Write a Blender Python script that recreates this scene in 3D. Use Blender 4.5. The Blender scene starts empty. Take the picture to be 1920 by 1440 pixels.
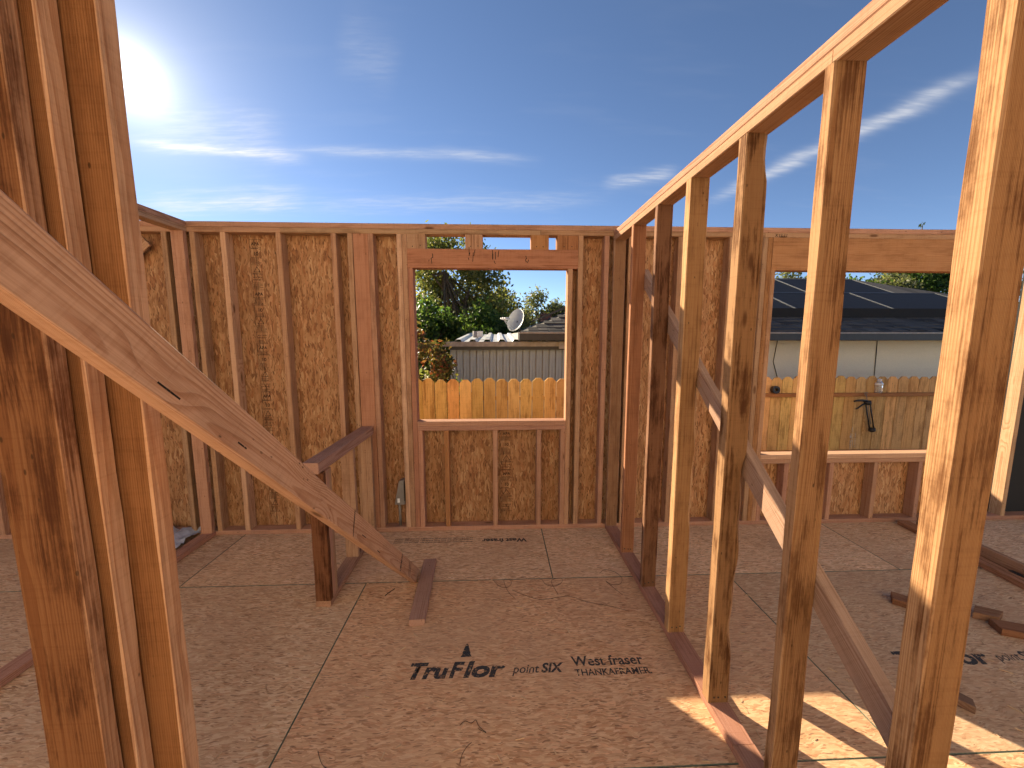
import bpy, bmesh, math, random
import numpy as np
from mathutils import Vector, Matrix, Quaternion

R = math.radians
sc = bpy.context.scene
col = sc.collection
random.seed(7)

# ------------------------------------------------------------------ camera
CAM_H = 1.62
FPX = 730.0                       # focal length in pixels of a 1920 px wide frame
cam_d = bpy.data.cameras.new("camera")
cam = bpy.data.objects.new("camera", cam_d)
col.objects.link(cam)
sc.camera = cam
cam_d.sensor_width = 36.0
cam_d.lens = FPX / 1920 * 36.0
cam_d.clip_start = 0.02
cam_d.clip_end = 3000
cam.location = (0, 0, CAM_H)
PITCH = math.atan(90 / FPX)
YAW = math.atan(29 / FPX)
cam.rotation_euler = (math.pi / 2 - PITCH, 0, -YAW)

# ------------------------------------------------------------------ sun, sky, exposure
SUN_EL, SUN_AZ = R(24.36), R(-39.95)          # azimuth measured from +Y towards +X
SUN_DIR = Vector((math.sin(SUN_AZ) * math.cos(SUN_EL), math.cos(SUN_AZ) * math.cos(SUN_EL), math.sin(SUN_EL)))
sl = bpy.data.lights.new("sun", 'SUN')
sl.energy = 4.1
sl.angle = R(0.53)
sl.color = (1.0, 0.83, 0.58)
sun = bpy.data.objects.new("sun", sl)
col.objects.link(sun)
sun.rotation_euler = SUN_DIR.to_track_quat('Z', 'Y').to_euler()
sun.location = SUN_DIR * 60

sc.view_settings.view_transform = 'Standard'
sc.view_settings.look = 'None'
sc.view_settings.gamma = 1.0
sc.view_settings.use_curve_mapping = False
sc.view_settings.exposure = 1.85
sc.cycles.max_bounces = 6
sc.cycles.diffuse_bounces = 4
sc.cycles.use_adaptive_sampling = True
sc.cycles.adaptive_threshold = 0.02
sc.cycles.transparent_max_bounces = 16
sc.cycles.use_denoising = True
sc.cycles.sample_clamp_indirect = 6.0


class NT:
    """small wrapper for building node trees"""
    def __init__(self, tree):
        self.t = tree
        self.t.nodes.clear()

    def n(self, typ, ins=None, **kw):
        nd = self.t.nodes.new(typ)
        for k, v in kw.items():
            setattr(nd, k, v)
        for k, v in (ins or {}).items():
            s = nd.inputs[k]
            if isinstance(v, bpy.types.NodeSocket):
                self.t.links.new(v, s)
            else:
                s.default_value = v
        return nd

    def link(self, a, b):
        self.t.links.new(a, b)

    def math(self, op, a, b=0.0, c=None, clamp=False):
        nd = self.n('ShaderNodeMath', {0: a, 1: b}, operation=op, use_clamp=clamp)
        if c is not None:
            if isinstance(c, bpy.types.NodeSocket):
                self.t.links.new(c, nd.inputs[2])
            else:
                nd.inputs[2].default_value = c
        return nd.outputs[0]

    def vmath(self, op, a, b=(0, 0, 0)):
        nd = self.n('ShaderNodeVectorMath', {0: a, 1: b}, operation=op)
        return nd.outputs['Value'] if op in ('DOT_PRODUCT', 'LENGTH', 'DISTANCE') else nd.outputs[0]

    def mix(self, f, a, b, mode='MIX'):
        nd = self.n('ShaderNodeMix', data_type='RGBA', blend_type=mode)
        for idx, v in ((0, f), (6, a), (7, b)):
            if isinstance(v, bpy.types.NodeSocket):
                self.t.links.new(v, nd.inputs[idx])
            else:
                nd.inputs[idx].default_value = v if idx == 0 else (tuple(v) + (1,))[:4]
        return nd.outputs[2]

    def ramp(self, f, stops, interp='LINEAR'):
        nd = self.n('ShaderNodeValToRGB', {0: f})
        cr = nd.color_ramp
        cr.interpolation = interp
        while len(cr.elements) < len(stops):
            cr.elements.new(0.5)
        for e, (p, c) in zip(cr.elements, stops):
            e.position = p
            e.color = (c, c, c, 1) if isinstance(c, (int, float)) else (tuple(c) + (1,))[:4]
        return nd.outputs[0]

    def sstep(self, v, a, b, lo=0.0, hi=1.0):
        nd = self.n('ShaderNodeMapRange', {0: v, 1: a, 2: b, 3: lo, 4: hi}, interpolation_type='SMOOTHSTEP')
        return nd.outputs[0]

    def noise(self, vec, scale, detail=3.0, rough=0.55, dim='3D', dist=0.0):
        nd = self.n('ShaderNodeTexNoise', {'Vector': vec, 'Scale': scale, 'Detail': detail, 'Roughness': rough,
                                           'Distortion': dist}, noise_dimensions=dim)
        return nd.outputs[0]

    def mapping(self, vec, loc=(0, 0, 0), rot=(0, 0, 0), scale=(1, 1, 1)):
        return self.n('ShaderNodeMapping', {'Vector': vec, 'Location': loc, 'Rotation': rot, 'Scale': scale}).outputs[0]

    def sep(self, v):
        nd = self.n('ShaderNodeSeparateXYZ', {0: v})
        return nd.outputs[0], nd.outputs[1], nd.outputs[2]

    def comb(self, x, y, z=0.0):
        return self.n('ShaderNodeCombineXYZ', {0: x, 1: y, 2: z}).outputs[0]


def pix_dir(x, y):
    """world direction that the photograph shows at a pixel (used to place the clouds in the sky)"""
    a, b = (x - 960) / FPX, (720 - y) / FPX
    fw, up = math.cos(PITCH) + math.sin(PITCH) * b, -math.sin(PITCH) + math.cos(PITCH) * b
    return Vector((fw * math.sin(YAW) + a * math.cos(YAW), fw * math.cos(YAW) - a * math.sin(YAW), up)).normalized()


world = bpy.data.worlds.new("World")
sc.world = world
world.use_nodes = True
world.cycles.sampling_method = 'NONE'
w = NT(world.node_tree)
sky = w.n('ShaderNodeTexSky', sky_type='NISHITA', sun_disc=False, sun_elevation=SUN_EL, sun_rotation=SUN_AZ,
          altitude=100.0, air_density=0.55, dust_density=0.02, ozone_density=2.0)
dirv = w.n('ShaderNodeTexCoord').outputs['Generated']
skyc = sky.outputs[0]
# thin forward-scattering veil round the sun
cs = w.vmath('DOT_PRODUCT', dirv, tuple(SUN_DIR))
ang = w.math('ARCCOSINE', w.math('MINIMUM', cs, 0.99999))
core = w.math('DIVIDE', 1.0, w.math('ADD', 1.0, w.math('MULTIPLY', w.math('MULTIPLY', ang, ang), 1 / 0.026 ** 2)))
halo = w.math('EXPONENT', w.math('MULTIPLY', ang, -1 / 0.12))
veil = w.math('ADD', w.math('MULTIPLY', core, 14.0), w.math('MULTIPLY', halo, 1.2))
veilc = w.vmath('MULTIPLY', w.comb(veil, veil, veil), (1.0, 0.93, 0.80))
skyc = w.vmath('ADD', skyc, veilc)
# cirrus: bands along great circles plus a stretched noise field
dx, dy, dz = w.sep(dirv)
zc = w.math('ADD', w.math('MAXIMUM', dz, 0.0), 0.12)
pl = w.comb(w.math('DIVIDE', dx, zc), w.math('DIVIDE', dy, zc), 0.0)
wisp = w.noise(w.mapping(pl, rot=(0, 0, R(-28)), scale=(1.1, 4.5, 1)), 1.6, 3.0, 0.62, '2D')
fine = w.noise(w.mapping(pl, rot=(0, 0, R(-20)), scale=(2.0, 11.0, 1)), 3.0, 3.5, 0.65, '2D')
mask = None
BANDS = [  # pixel a, pixel b, half width (rad), strength, centre of fade t, softness, noise amount
    ((1340, 372), (1860, 130), 0.011, 0.50, 0.2, 0.65),
    ((1135, 348), (1265, 322), 0.012, 0.34, 0.25, 0.9),
    ((250, 262), (560, 296), 0.010, 0.62, 0.25, 0.8),
    ((540, 280), (980, 298), 0.009, 0.30, 0.25, 0.8),
    ((262, 205), (520, 262), 0.045, 0.20, 0.3, 1.0),
    ((270, 388), (560, 372), 0.018, 0.50, 0.25, 0.9),
    ((560, 385), (1100, 375), 0.016, 0.20, 0.25, 1.0),
    ((640, 70), (740, 130), 0.040, 0.09, 0.4, 1.0),
]
for a, b, hw, st, fd, na in BANDS:
    A, B = pix_dir(*a), pix_dir(*b)
    nrm = A.cross(B).normalized()
    mid = (A + B).normalized()
    tan = nrm.cross(mid).normalized()
    half = math.acos(max(-1, min(1, A.dot(B)))) / 2
    s = w.vmath('DOT_PRODUCT', dirv, tuple(nrm))
    s = w.math('ADD', s, w.math('MULTIPLY', w.math('SUBTRACT', wisp, 0.5), hw * 2.2))
    t = w.vmath('DOT_PRODUCT', dirv, tuple(tan))
    front = w.sstep(w.vmath('DOT_PRODUCT', dirv, tuple(mid)), 0.2, 0.6)
    across = w.math('EXPONENT', w.math('MULTIPLY', w.math('MULTIPLY', s, s), -1 / (hw * hw)))
    along = w.sstep(w.math('ABSOLUTE', t), half * 0.55, half * (1.0 + fd), 1.0, 0.0)
    tex = w.math('ADD', 1 - na * 0.55, w.math('MULTIPLY', w.sstep(fine, 0.3, 0.75), na * 0.9))
    m = w.math('MULTIPLY', w.math('MULTIPLY', across, along), w.math('MULTIPLY', tex, front))
    m = w.math('MULTIPLY', m, st)
    mask = m if mask is None else w.math('ADD', mask, m)
field = w.math('MULTIPLY', w.sstep(wisp, 0.52, 0.85), 0.035)
field = w.math('MULTIPLY', field, w.sstep(dz, 0.02, 0.16))
field = w.math('MULTIPLY', field, w.sstep(dz, 0.30, 0.75, 1.0, 0.15))
mask = w.math('ADD', mask, field, clamp=True)
lum = w.math('ADD', 5.0, w.math('MULTIPLY', halo, 4.0))
cloudc = w.vmath('MULTIPLY', w.comb(lum, lum, lum), (1.0, 1.0, 1.02))
skyc = w.mix(mask, skyc, cloudc)
bg = w.n('ShaderNodeBackground', {'Color': skyc, 'Strength': 0.05})
w.link(bg.outputs[0], w.n('ShaderNodeOutputWorld').inputs[0])

# ------------------------------------------------------------------ materials
MATS = {}


def mat(name):
    m = bpy.data.materials.new(name)
    m.use_nodes = True
    MATS[name] = m
    return m, NT(m.node_tree)


def finish(t, color, rough=0.7, height=None, bump=0.2, dist=0.002, spec=0.25, metal=0.0, **kw):
    b = t.n('ShaderNodeBsdfPrincipled', {'Base Color': color if isinstance(color, bpy.types.NodeSocket) else tuple(color) + (1,),
                                         'Roughness': rough, 'Specular IOR Level': spec, 'Metallic': metal})
    for k, v in kw.items():
        b.inputs[k].default_value = v
    if height is not None:
        bm_ = t.n('ShaderNodeBump', {'Height': height, 'Strength': bump, 'Distance': dist})
        t.link(bm_.outputs[0], b.inputs['Normal'])
    o = t.n('ShaderNodeOutputMaterial')
    t.link(b.outputs[0], o.inputs[0])
    return b


def simple(name, c, rough=0.6, metal=0.0, spec=0.4, var=0.12, scale=12.0, bump=0.08):
    m, t = mat(name)
    co = t.n('ShaderNodeTexCoord').outputs['Object']
    nz = t.noise(co, scale, 5.0, 0.6)
    dark = tuple(x * (1 - var) for x in c)
    lite = tuple(min(1, x * (1 + var)) for x in c)
    finish(t, t.ramp(nz, [(0.3, dark), (0.7, lite)]), rough, nz, bump, 0.004, spec, metal)
    return m


def make_lumber():
    m, t = mat("lumber")
    oi = t.n('ShaderNodeObjectInfo')
    rnd, stain = oi.outputs['Random'], oi.outputs['Alpha']
    tint = t.mix(1.0, oi.outputs['Color'], (0.99, 1.05, 1.12), 'MULTIPLY')
    co = t.n('ShaderNodeTexCoord').outputs['Object']
    off = t.comb(t.math('MULTIPLY', rnd, 37.0), t.math('MULTIPLY', rnd, 91.0), t.math('MULTIPLY', rnd, 53.0))
    p = t.vmath('ADD', co, off)
    # knots: sparse cells, each swells the grain round it
    kv = t.n('ShaderNodeTexVoronoi', {'Vector': t.vmath('MULTIPLY', p, (9, 9, 2.6)), 'Scale': 1.0, 'Randomness': 1.0})
    kr, kg, kb = t.sep(kv.outputs['Color'])
    kon = t.sstep(kr, 0.66, 0.70)
    kd = kv.outputs['Distance']
    knot = t.math('MULTIPLY', t.sstep(kd, 0.05, 0.13, 1.0, 0.0), kon)
    swell = t.math('MULTIPLY', t.sstep(kd, 0.0, 0.45, 1.0, 0.0), kon)
    warp = t.noise(t.vmath('MULTIPLY', p, (5, 5, 0.9)), 1.0, 2.0, 0.5)
    warp2 = t.noise(t.vmath('MULTIPLY', p, (14, 14, 3.0)), 1.0, 2.0, 0.5)
    x, y, z = t.sep(co)
    px_ = t.math('ADD', x, t.math('ADD', 0.035, t.math('MULTIPLY', rnd, 0.09)))
    py_ = t.math('ADD', y, t.math('SUBTRACT', t.math('MULTIPLY', t.math('FRACT', t.math('MULTIPLY', rnd, 17.3)), 0.14), 0.07))
    px_ = t.math('ADD', px_, t.math('MULTIPLY', z, t.math('SUBTRACT', t.math('MULTIPLY', t.math('FRACT', t.math('MULTIPLY', rnd, 7.7)), 0.03), 0.012)))
    rr = t.math('SQRT', t.math('ADD', t.math('MULTIPLY', px_, px_), t.math('MULTIPLY', py_, py_)))
    rr = t.math('ADD', rr, t.math('MULTIPLY', warp, 0.011))
    rr = t.math('ADD', rr, t.math('MULTIPLY', warp2, 0.003))
    rr = t.math('ADD', rr, t.math('MULTIPLY', swell, 0.012))
    freq = t.math('ADD', 210.0, t.math('MULTIPLY', rnd, 190.0))
    saw = t.math('FRACT', t.math('MULTIPLY', rr, freq))
    late = t.math('MULTIPLY', t.sstep(saw, 0.35, 0.9), t.sstep(saw, 0.93, 1.0, 1.0, 0.0))
    fib = t.noise(t.vmath('MULTIPLY', p, (420, 420, 7)), 1.0, 4.0, 0.6)
    streak = t.noise(t.vmath('MULTIPLY', p, (150, 150, 1.1)), 1.0, 3.0, 0.6)
    blot = t.noise(t.vmath('MULTIPLY', p, (16, 16, 4.2)), 1.0, 6.0, 0.66)
    mill = t.noise(t.vmath('MULTIPLY', p, (6, 6, 130)), 1.0, 2.0, 0.5)
    base = t.mix(t.math('MULTIPLY', late, 0.55), tint, t.mix(1.0, tint, (0.62, 0.46, 0.36), 'MULTIPLY'))
    base = t.mix(t.math('MULTIPLY', t.sstep(fib, 0.35, 0.70), 0.50), base, t.mix(1.0, base, (0.72, 0.64, 0.58), 'MULTIPLY'))
    base = t.mix(t.math('MULTIPLY', t.sstep(streak, 0.45, 0.75), 0.5), base, t.mix(1.0, base, (0.74, 0.62, 0.52), 'MULTIPLY'))
    base = t.mix(t.math('MULTIPLY', t.sstep(mill, 0.50, 0.72), 0.24), base, t.mix(1.0, base, (0.7, 0.62, 0.55), 'MULTIPLY'))
    sm = t.math('MULTIPLY', t.sstep(t.math('ADD', blot, t.math('MULTIPLY', t.math('SUBTRACT', streak, 0.5), 0.45)), 0.44, 0.66), stain)
    base = t.mix(sm, base, t.mix(1.0, base, (0.30, 0.21, 0.16), 'MULTIPLY'))
    base = t.mix(t.math('MULTIPLY', knot, 0.8), base, (0.09, 0.035, 0.014))
    # small dirt specks, nail and handling marks
    sv = t.n('ShaderNodeTexVoronoi', {'Vector': t.vmath('MULTIPLY', p, (55, 55, 24)), 'Scale': 1.0, 'Randomness': 1.0})
    s1, s2, s3 = t.sep(sv.outputs['Color'])
    speck = t.math('MULTIPLY', t.sstep(sv.outputs['Distance'], 0.10, 0.20, 1.0, 0.0), t.sstep(s1, 0.90, 0.92))
    base = t.mix(t.math('MULTIPLY', speck, 0.75), base, (0.06, 0.035, 0.02))
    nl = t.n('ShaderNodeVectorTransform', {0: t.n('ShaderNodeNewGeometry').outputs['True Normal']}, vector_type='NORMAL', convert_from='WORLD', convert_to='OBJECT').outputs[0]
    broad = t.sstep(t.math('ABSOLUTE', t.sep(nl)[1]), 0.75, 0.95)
    base = t.mix(t.math('MULTIPLY', broad, t.math('MULTIPLY', oi.outputs['Object Index'], 0.01)), base, t.mix(1.0, base, (0.40, 0.31, 0.22), 'MULTIPLY'))  # broad faces darker: weathering, plus shade painted in against strong fill light
    h = t.math('ADD', t.math('MULTIPLY', fib, 0.6), t.math('ADD', t.math('MULTIPLY', late, 0.5), t.math('MULTIPLY', mill, 0.3)))
    finish(t, base, 0.85, h, 0.45, 0.0014, 0.10)
    return m


def make_osb(name, plane, cols, L, W, aniso, dull=0.0, layers=6, seed=0, bump=0.5, fewer=0.0):
    """pressed strands: several layers of long cells, the top-most strand wins at each point"""
    m, t = mat(name)
    oi = t.n('ShaderNodeObjectInfo')
    co = t.n('ShaderNodeTexCoord').outputs['Object']
    x, y, z = t.sep(co)
    off = t.math('MULTIPLY', oi.outputs['Random'], 71.0)
    u, v = (x, y) if plane == 'XY' else (z, x)          # u: strand direction of the face
    p = t.comb(t.math('ADD', u, off), t.math('ADD', v, t.math('MULTIPLY', off, 0.37)), 0.0)
    wv = t.n('ShaderNodeTexNoise', {'Vector': p, 'Scale': 9.0, 'Detail': 2.0}, noise_dimensions='2D').outputs['Color']
    p = t.vmath('ADD', p, t.vmath('MULTIPLY', t.vmath('SUBTRACT', wv, (0.5, 0.5, 0.5)), (0.035, 0.035, 0)))
    rng = random.Random(seed)
    hmax = tone = hue = None
    for i in range(layers):
        a = ((i + 0.5) / layers - 0.5) * 2 * aniso + rng.uniform(-5, 5)
        l, w_ = L * rng.uniform(0.7, 1.3), W * rng.uniform(0.7, 1.35)
        q = t.mapping(p, loc=(rng.uniform(0, 9), rng.uniform(0, 9), 0), rot=(0, 0, R(a)), scale=(1 / l, 1 / w_, 1))
        vv = t.n('ShaderNodeTexVoronoi', {'Vector': q, 'Scale': 1.0, 'Randomness': 0.95}, voronoi_dimensions='2D')
        r_, g_, b_ = t.sep(vv.outputs['Color'])
        hgt = t.math('SUBTRACT', r_, t.math('MULTIPLY', vv.outputs['Distance'], 0.25))
        if hmax is None:
            hmax, tone, hue = hgt, g_, b_
        else:
            k = t.math('GREATER_THAN', hgt, hmax)
            hmax = t.math('MAXIMUM', hgt, hmax)
            tone = t.n('ShaderNodeMix', {0: k, 2: tone, 3: g_}).outputs[0]
            hue = t.n('ShaderNodeMix', {0: k, 2: hue, 3: b_}).outputs[0]
    c = t.ramp(tone, cols)
    kk = t.math('ADD', 0.88, t.math('MULTIPLY', oi.outputs['Random'], 0.24))
    c = t.mix(1.0, c, t.comb(kk, kk, kk), 'MULTIPLY')
    grain = t.noise(t.mapping(p, scale=(60, 420, 1)), 1.0, 3.0, 0.6, '2D')
    c = t.mix(t.math('MULTIPLY', t.sstep(grain, 0.3, 0.75), 0.35), c, t.mix(1.0, c, (0.62, 0.52, 0.45), 'MULTIPLY'))
    c = t.mix(t.math('MULTIPLY', t.sstep(hue, 0.7, 0.9), 0.35), c, t.mix(1.0, c, (1.05, 0.72, 0.6), 'MULTIPLY'))
    # slim dark strands and bark slivers
    for s_, (l, w_), thr in ((1, (0.060, 0.011), 0.87), (2, (0.030, 0.007), 0.82)):
        q = t.mapping(p, loc=(s_ * 3.1, s_ * 1.7, 0), rot=(0, 0, R(25 - 45 * (s_ - 1))), scale=(1 / l, 1 / w_, 1))
        vv = t.n('ShaderNodeTexVoronoi', {'Vector': q, 'Scale': 1.0}, voronoi_dimensions='2D')
        r_, g_, b_ = t.sep(vv.outputs['Color'])
        k = t.math('MULTIPLY', t.sstep(vv.outputs['Distance'], 0.22, 0.36, 1.0, 0.0), t.math('GREATER_THAN', r_, thr + fewer))
        c = t.mix(t.math('MULTIPLY', k, 0.85), c, t.mix(1.0, cols[0][1], (0.5, 0.45, 0.45), 'MULTIPLY'))
    if dull:
        c = t.mix(1.0, c, oi.outputs['Color'], 'MULTIPLY')
        d1 = t.noise(p, 1.7, 5.0, 0.6, '2D')
        d2 = t.noise(p, 60.0, 3.0, 0.6, '2D')
        c = t.mix(t.math('MULTIPLY', t.sstep(d1, 0.3, 0.72), dull), c, (0.48, 0.30, 0.18))
        c = t.mix(t.math('MULTIPLY', t.sstep(d2, 0.5, 0.8), 0.3), c, (0.55, 0.37, 0.235))
        d3 = t.noise(p, 0.8, 4.0, 0.7, '2D')
        c = t.mix(t.math('MULTIPLY', t.sstep(d3, 0.52, 0.75), 0.35), c, t.mix(1.0, c, (0.62, 0.58, 0.56), 'MULTIPLY'))
    finish(t, c, 0.68, t.math('ADD', hmax, t.math('MULTIPLY', grain, 0.15)), bump, 0.0018, 0.25)
    return m


LUM = make_lumber()
OSB = make_osb("wall_osb", 'XZ', [(0.0, (0.20, 0.090, 0.036)), (0.2, (0.29, 0.138, 0.058)), (0.5, (0.345, 0.178, 0.080)),
                                  (0.85, (0.40, 0.220, 0.106)), (1.0, (0.48, 0.290, 0.150))], 0.075, 0.014, 80, 0.0, 7, 3)
OSBF = make_osb("floor_osb", 'XY', [(0.0, (0.34, 0.175, 0.085)), (0.25, (0.46, 0.26, 0.135)), (0.6, (0.54, 0.325, 0.178)),
                                    (1.0, (0.64, 0.42, 0.25))], 0.040, 0.0065, 75, 0.45, 6, 11, 0.35, 0.05)

m_, t_ = mat("edge_seal")
co_ = t_.n('ShaderNodeTexCoord').outputs['Object']
nz_ = t_.noise(co_, 35.0, 4.0, 0.65)
finish(t_, t_.ramp(nz_, [(0.35, (0.09, 0.12, 0.085)), (0.55, (0.15, 0.16, 0.11)), (0.75, (0.30, 0.21, 0.13))]), 0.7, nz_, 0.2, 0.002)


def make_ink(name, c, keep):
    m, t = mat(name)
    co = t.n('ShaderNodeTexCoord').outputs['Object']
    a = t.noise(co, 90.0, 4.0, 0.65)
    b = t.noise(t.vmath('MULTIPLY', co, (14, 60, 14)), 1.0, 3.0, 0.6)
    k = t.math('MULTIPLY', t.sstep(t.math('ADD', t.math('MULTIPLY', a, 0.5), t.math('MULTIPLY', b, 0.5)), keep, keep + 0.12), 0.93)
    pb = t.n('ShaderNodeBsdfPrincipled', {'Base Color': tuple(c) + (1,), 'Roughness': 0.75, 'Specular IOR Level': 0.2})
    tr = t.n('ShaderNodeBsdfTransparent')
    mx = t.n('ShaderNodeMixShader', {0: k, 1: tr.outputs[0], 2: pb.outputs[0]})
    t.link(mx.outputs[0], t.n('ShaderNodeOutputMaterial').inputs[0])
    return m


INK = make_ink("floor_ink", (0.045, 0.045, 0.048), 0.365)
STAMP = make_ink("stamp_ink", (0.030, 0.016, 0.011), 0.34)
CRAYON = make_ink("crayon_ink", (0.02, 0.015, 0.013), 0.33)

BLACK = simple("black_plastic", (0.012, 0.012, 0.013), 0.35, spec=0.5)
STEEL = simple("grey_steel", (0.22, 0.20, 0.18), 0.5, metal=0.2)
GALV = simple("galvanised_sheet", (0.55, 0.57, 0.58), 0.45, metal=0.3, var=0.2)
WHITE = simple("white_plastic", (0.72, 0.73, 0.72), 0.4)
DISH = simple("dish_enamel", (0.55, 0.56, 0.56), 0.4, var=0.06)
GUTTER = simple("dark_gutter", (0.030, 0.033, 0.036), 0.45)
FASCIA = simple("weathered_fascia", (0.30, 0.28, 0.26), 0.75, var=0.25)
STUCCO = simple("cream_stucco", (0.84, 0.765, 0.60), 0.9, var=0.06, scale=70, bump=0.3)
PAPER = simple("building_paper", (0.012, 0.011, 0.010), 0.8)  # also colours the painted shadow gap below the solar row
DIRT = simple("dirt_ground", (0.34, 0.255, 0.17), 0.95, var=0.4, scale=5, bump=0.6)
FILM = simple("plastic_film", (0.46, 0.50, 0.58), 0.25, var=0.35, scale=9, bump=0.9)
WIRE = simple("rusty_wire", (0.035, 0.024, 0.018), 0.6, metal=0.5)
REDP = simple("red_plastic", (0.42, 0.05, 0.03), 0.4)
BARK = simple("tree_bark", (0.10, 0.075, 0.05), 0.9, var=0.4, scale=20, bump=0.8)
CHIP = simple("wood_chip", (0.50, 0.34, 0.20), 0.8, var=0.2)
BRICK = simple("chimney_brick", (0.19, 0.085, 0.06), 0.9, var=0.3, scale=25)

m_, t_ = mat("grey_siding")
co_ = t_.n('ShaderNodeTexCoord').outputs['Object']
a_ = t_.noise(t_.vmath('MULTIPLY', co_, (30, 30, 2)), 1.0, 4.0, 0.6)
b_ = t_.noise(co_, 3.0, 4.0, 0.6)
oi_ = t_.n('ShaderNodeObjectInfo').outputs['Random']
c_ = t_.ramp(a_, [(0.3, (0.22, 0.27, 0.33)), (0.7, (0.36, 0.43, 0.51))])
c_ = t_.mix(t_.math('MULTIPLY', t_.sstep(b_, 0.45, 0.75), 0.4), c_, (0.45, 0.52, 0.60))
c_ = t_.mix(t_.math('MULTIPLY', oi_, 0.35), c_, (0.26, 0.31, 0.37))
finish(t_, c_, 0.8, a_, 0.3, 0.003)
SIDING = m_

m_, t_ = mat("solar_glass")
co_ = t_.n('ShaderNodeTexCoord').outputs['Object']
x_, y_, z_ = t_.sep(co_)
g1 = t_.sstep(t_.math('ABSOLUTE', t_.math('SUBTRACT', t_.math('FRACT', t_.math('MULTIPLY', x_, 1 / 0.165)), 0.5)), 0.475, 0.495)
g2 = t_.sstep(t_.math('ABSOLUTE', t_.math('SUBTRACT', t_.math('FRACT', t_.math('MULTIPLY', y_, 1 / 0.165)), 0.5)), 0.475, 0.495)
c_ = t_.mix(t_.math('MULTIPLY', t_.math('MAXIMUM', g1, g2), 0.5), (0.012, 0.013, 0.017), (0.05, 0.052, 0.06))
finish(t_, c_, 0.55, spec=0.12)
SOLAR = m_
SFRAME = simple("solar_frame", (0.045, 0.047, 0.052), 0.4, metal=0.4)
SCLAMP = simple("solar_clamp", (0.11, 0.115, 0.12), 0.6, metal=0.2)

m_, t_ = mat("roof_shingle")
co_ = t_.n('ShaderNodeTexCoord').outputs['Object']
x_, y_, z_ = t_.sep(co_)
oi_ = t_.n('ShaderNodeObjectInfo').outputs['Random']
cell = t_.n('ShaderNodeTexWhiteNoise', {'W': t_.math('FLOOR', t_.math('ADD', t_.math('MULTIPLY', x_, 5.2), t_.math('MULTIPLY', oi_, 300)))},
            noise_dimensions='1D').outputs[0]
nz_ = t_.noise(co_, 160.0, 3.0, 0.6)
c_ = t_.ramp(cell, [(0.0, (0.050, 0.046, 0.044)), (0.5, (0.085, 0.078, 0.072)), (1.0, (0.13, 0.118, 0.108))])
c_ = t_.mix(t_.math('MULTIPLY', nz_, 0.4), c_, (0.05, 0.047, 0.045))
finish(t_, c_, 0.9, nz_, 0.5, 0.003)
SHING = m_


def make_leaf(name, cols, trans=0.58):
    cols = [(p_, tuple(1.55 * v_ for v_ in c_)) for p_, c_ in cols]
    m, t = mat(name)
    g = t.n('ShaderNodeNewGeometry').outputs['Random Per Island']
    c = t.ramp(g, cols)
    d = t.n('ShaderNodeBsdfPrincipled', {'Base Color': c, 'Roughness': 0.5, 'Specular IOR Level': 0.35})
    tr = t.n('ShaderNodeBsdfTranslucent', {'Color': t.mix(1.0, c, (1.35, 1.35, 0.75), 'MULTIPLY')})
    mx = t.n('ShaderNodeMixShader', {0: trans, 1: d.outputs[0], 2: tr.outputs[0]})
    t.link(mx.outputs[0], t.n('ShaderNodeOutputMaterial').inputs[0])
    return m


LEAF = make_leaf("leaf_olive", [(0, (0.045, 0.06, 0.022)), (0.5, (0.085, 0.10, 0.036)), (0.85, (0.14, 0.14, 0.05)), (1, (0.20, 0.17, 0.06))])
LEAFD = make_leaf("leaf_dark", [(0, (0.02, 0.04, 0.012)), (0.6, (0.04, 0.075, 0.02)), (1, (0.09, 0.13, 0.035))])
LEAFR = make_leaf("leaf_autumn", [(0, (0.028, 0.032, 0.012)), (0.45, (0.065, 0.058, 0.022)), (0.7, (0.105, 0.075, 0.028)), (0.86, (0.15, 0.055, 0.028)), (1, (0.20, 0.055, 0.032))], 0.42)
LEAFG = make_leaf("leaf_greygreen", [(0, (0.045, 0.055, 0.028)), (0.6, (0.08, 0.09, 0.045)), (1, (0.13, 0.13, 0.07))])
NEEDLE = make_leaf("conifer_needles", [(0, (0.012, 0.025, 0.012)), (0.7, (0.03, 0.05, 0.02)), (1, (0.06, 0.08, 0.03))], 0.25)

# ------------------------------------------------------------------ scene helpers
W = {}                                    # world matrices of what has been placed


def place(o, mw, parent=None):
    W[o] = mw.copy()
    if parent is not None:
        o.parent = parent
        o.matrix_basis = W[parent].inverted() @ mw
    else:
        o.matrix_basis = mw
    return o


def tag(o, label=None, cat=None, group=None, kind=None):
    for k, v in (("label", label), ("category", cat), ("group", group), ("kind", kind)):
        if v:
            o[k] = v
    return o


def empty(name, loc, label=None, cat=None, group=None, kind=None):
    o = bpy.data.objects.new(name, None)
    o.empty_display_size = 0.1
    col.objects.link(o)
    place(o, Matrix.Translation(loc))
    return tag(o, label, cat, group, kind)


def mesh_obj(name, me, mats, mw=None, parent=None):
    o = bpy.data.objects.new(name, me)
    if not me.materials:
        for m in (mats if isinstance(mats, (list, tuple)) else [mats]):
            me.materials.append(m)
    col.objects.link(o)
    place(o, mw if mw is not None else Matrix.Identity(4), parent)
    return o


def from_bm(name, bm, mats, mw=None, parent=None, smooth=False):
    me = bpy.data.meshes.new(name)
    bm.normal_update()
    bm.to_mesh(me)
    bm.free()
    if smooth:
        me.shade_smooth()
    return mesh_obj(name, me, mats, mw, parent)


_cache = {}


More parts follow.
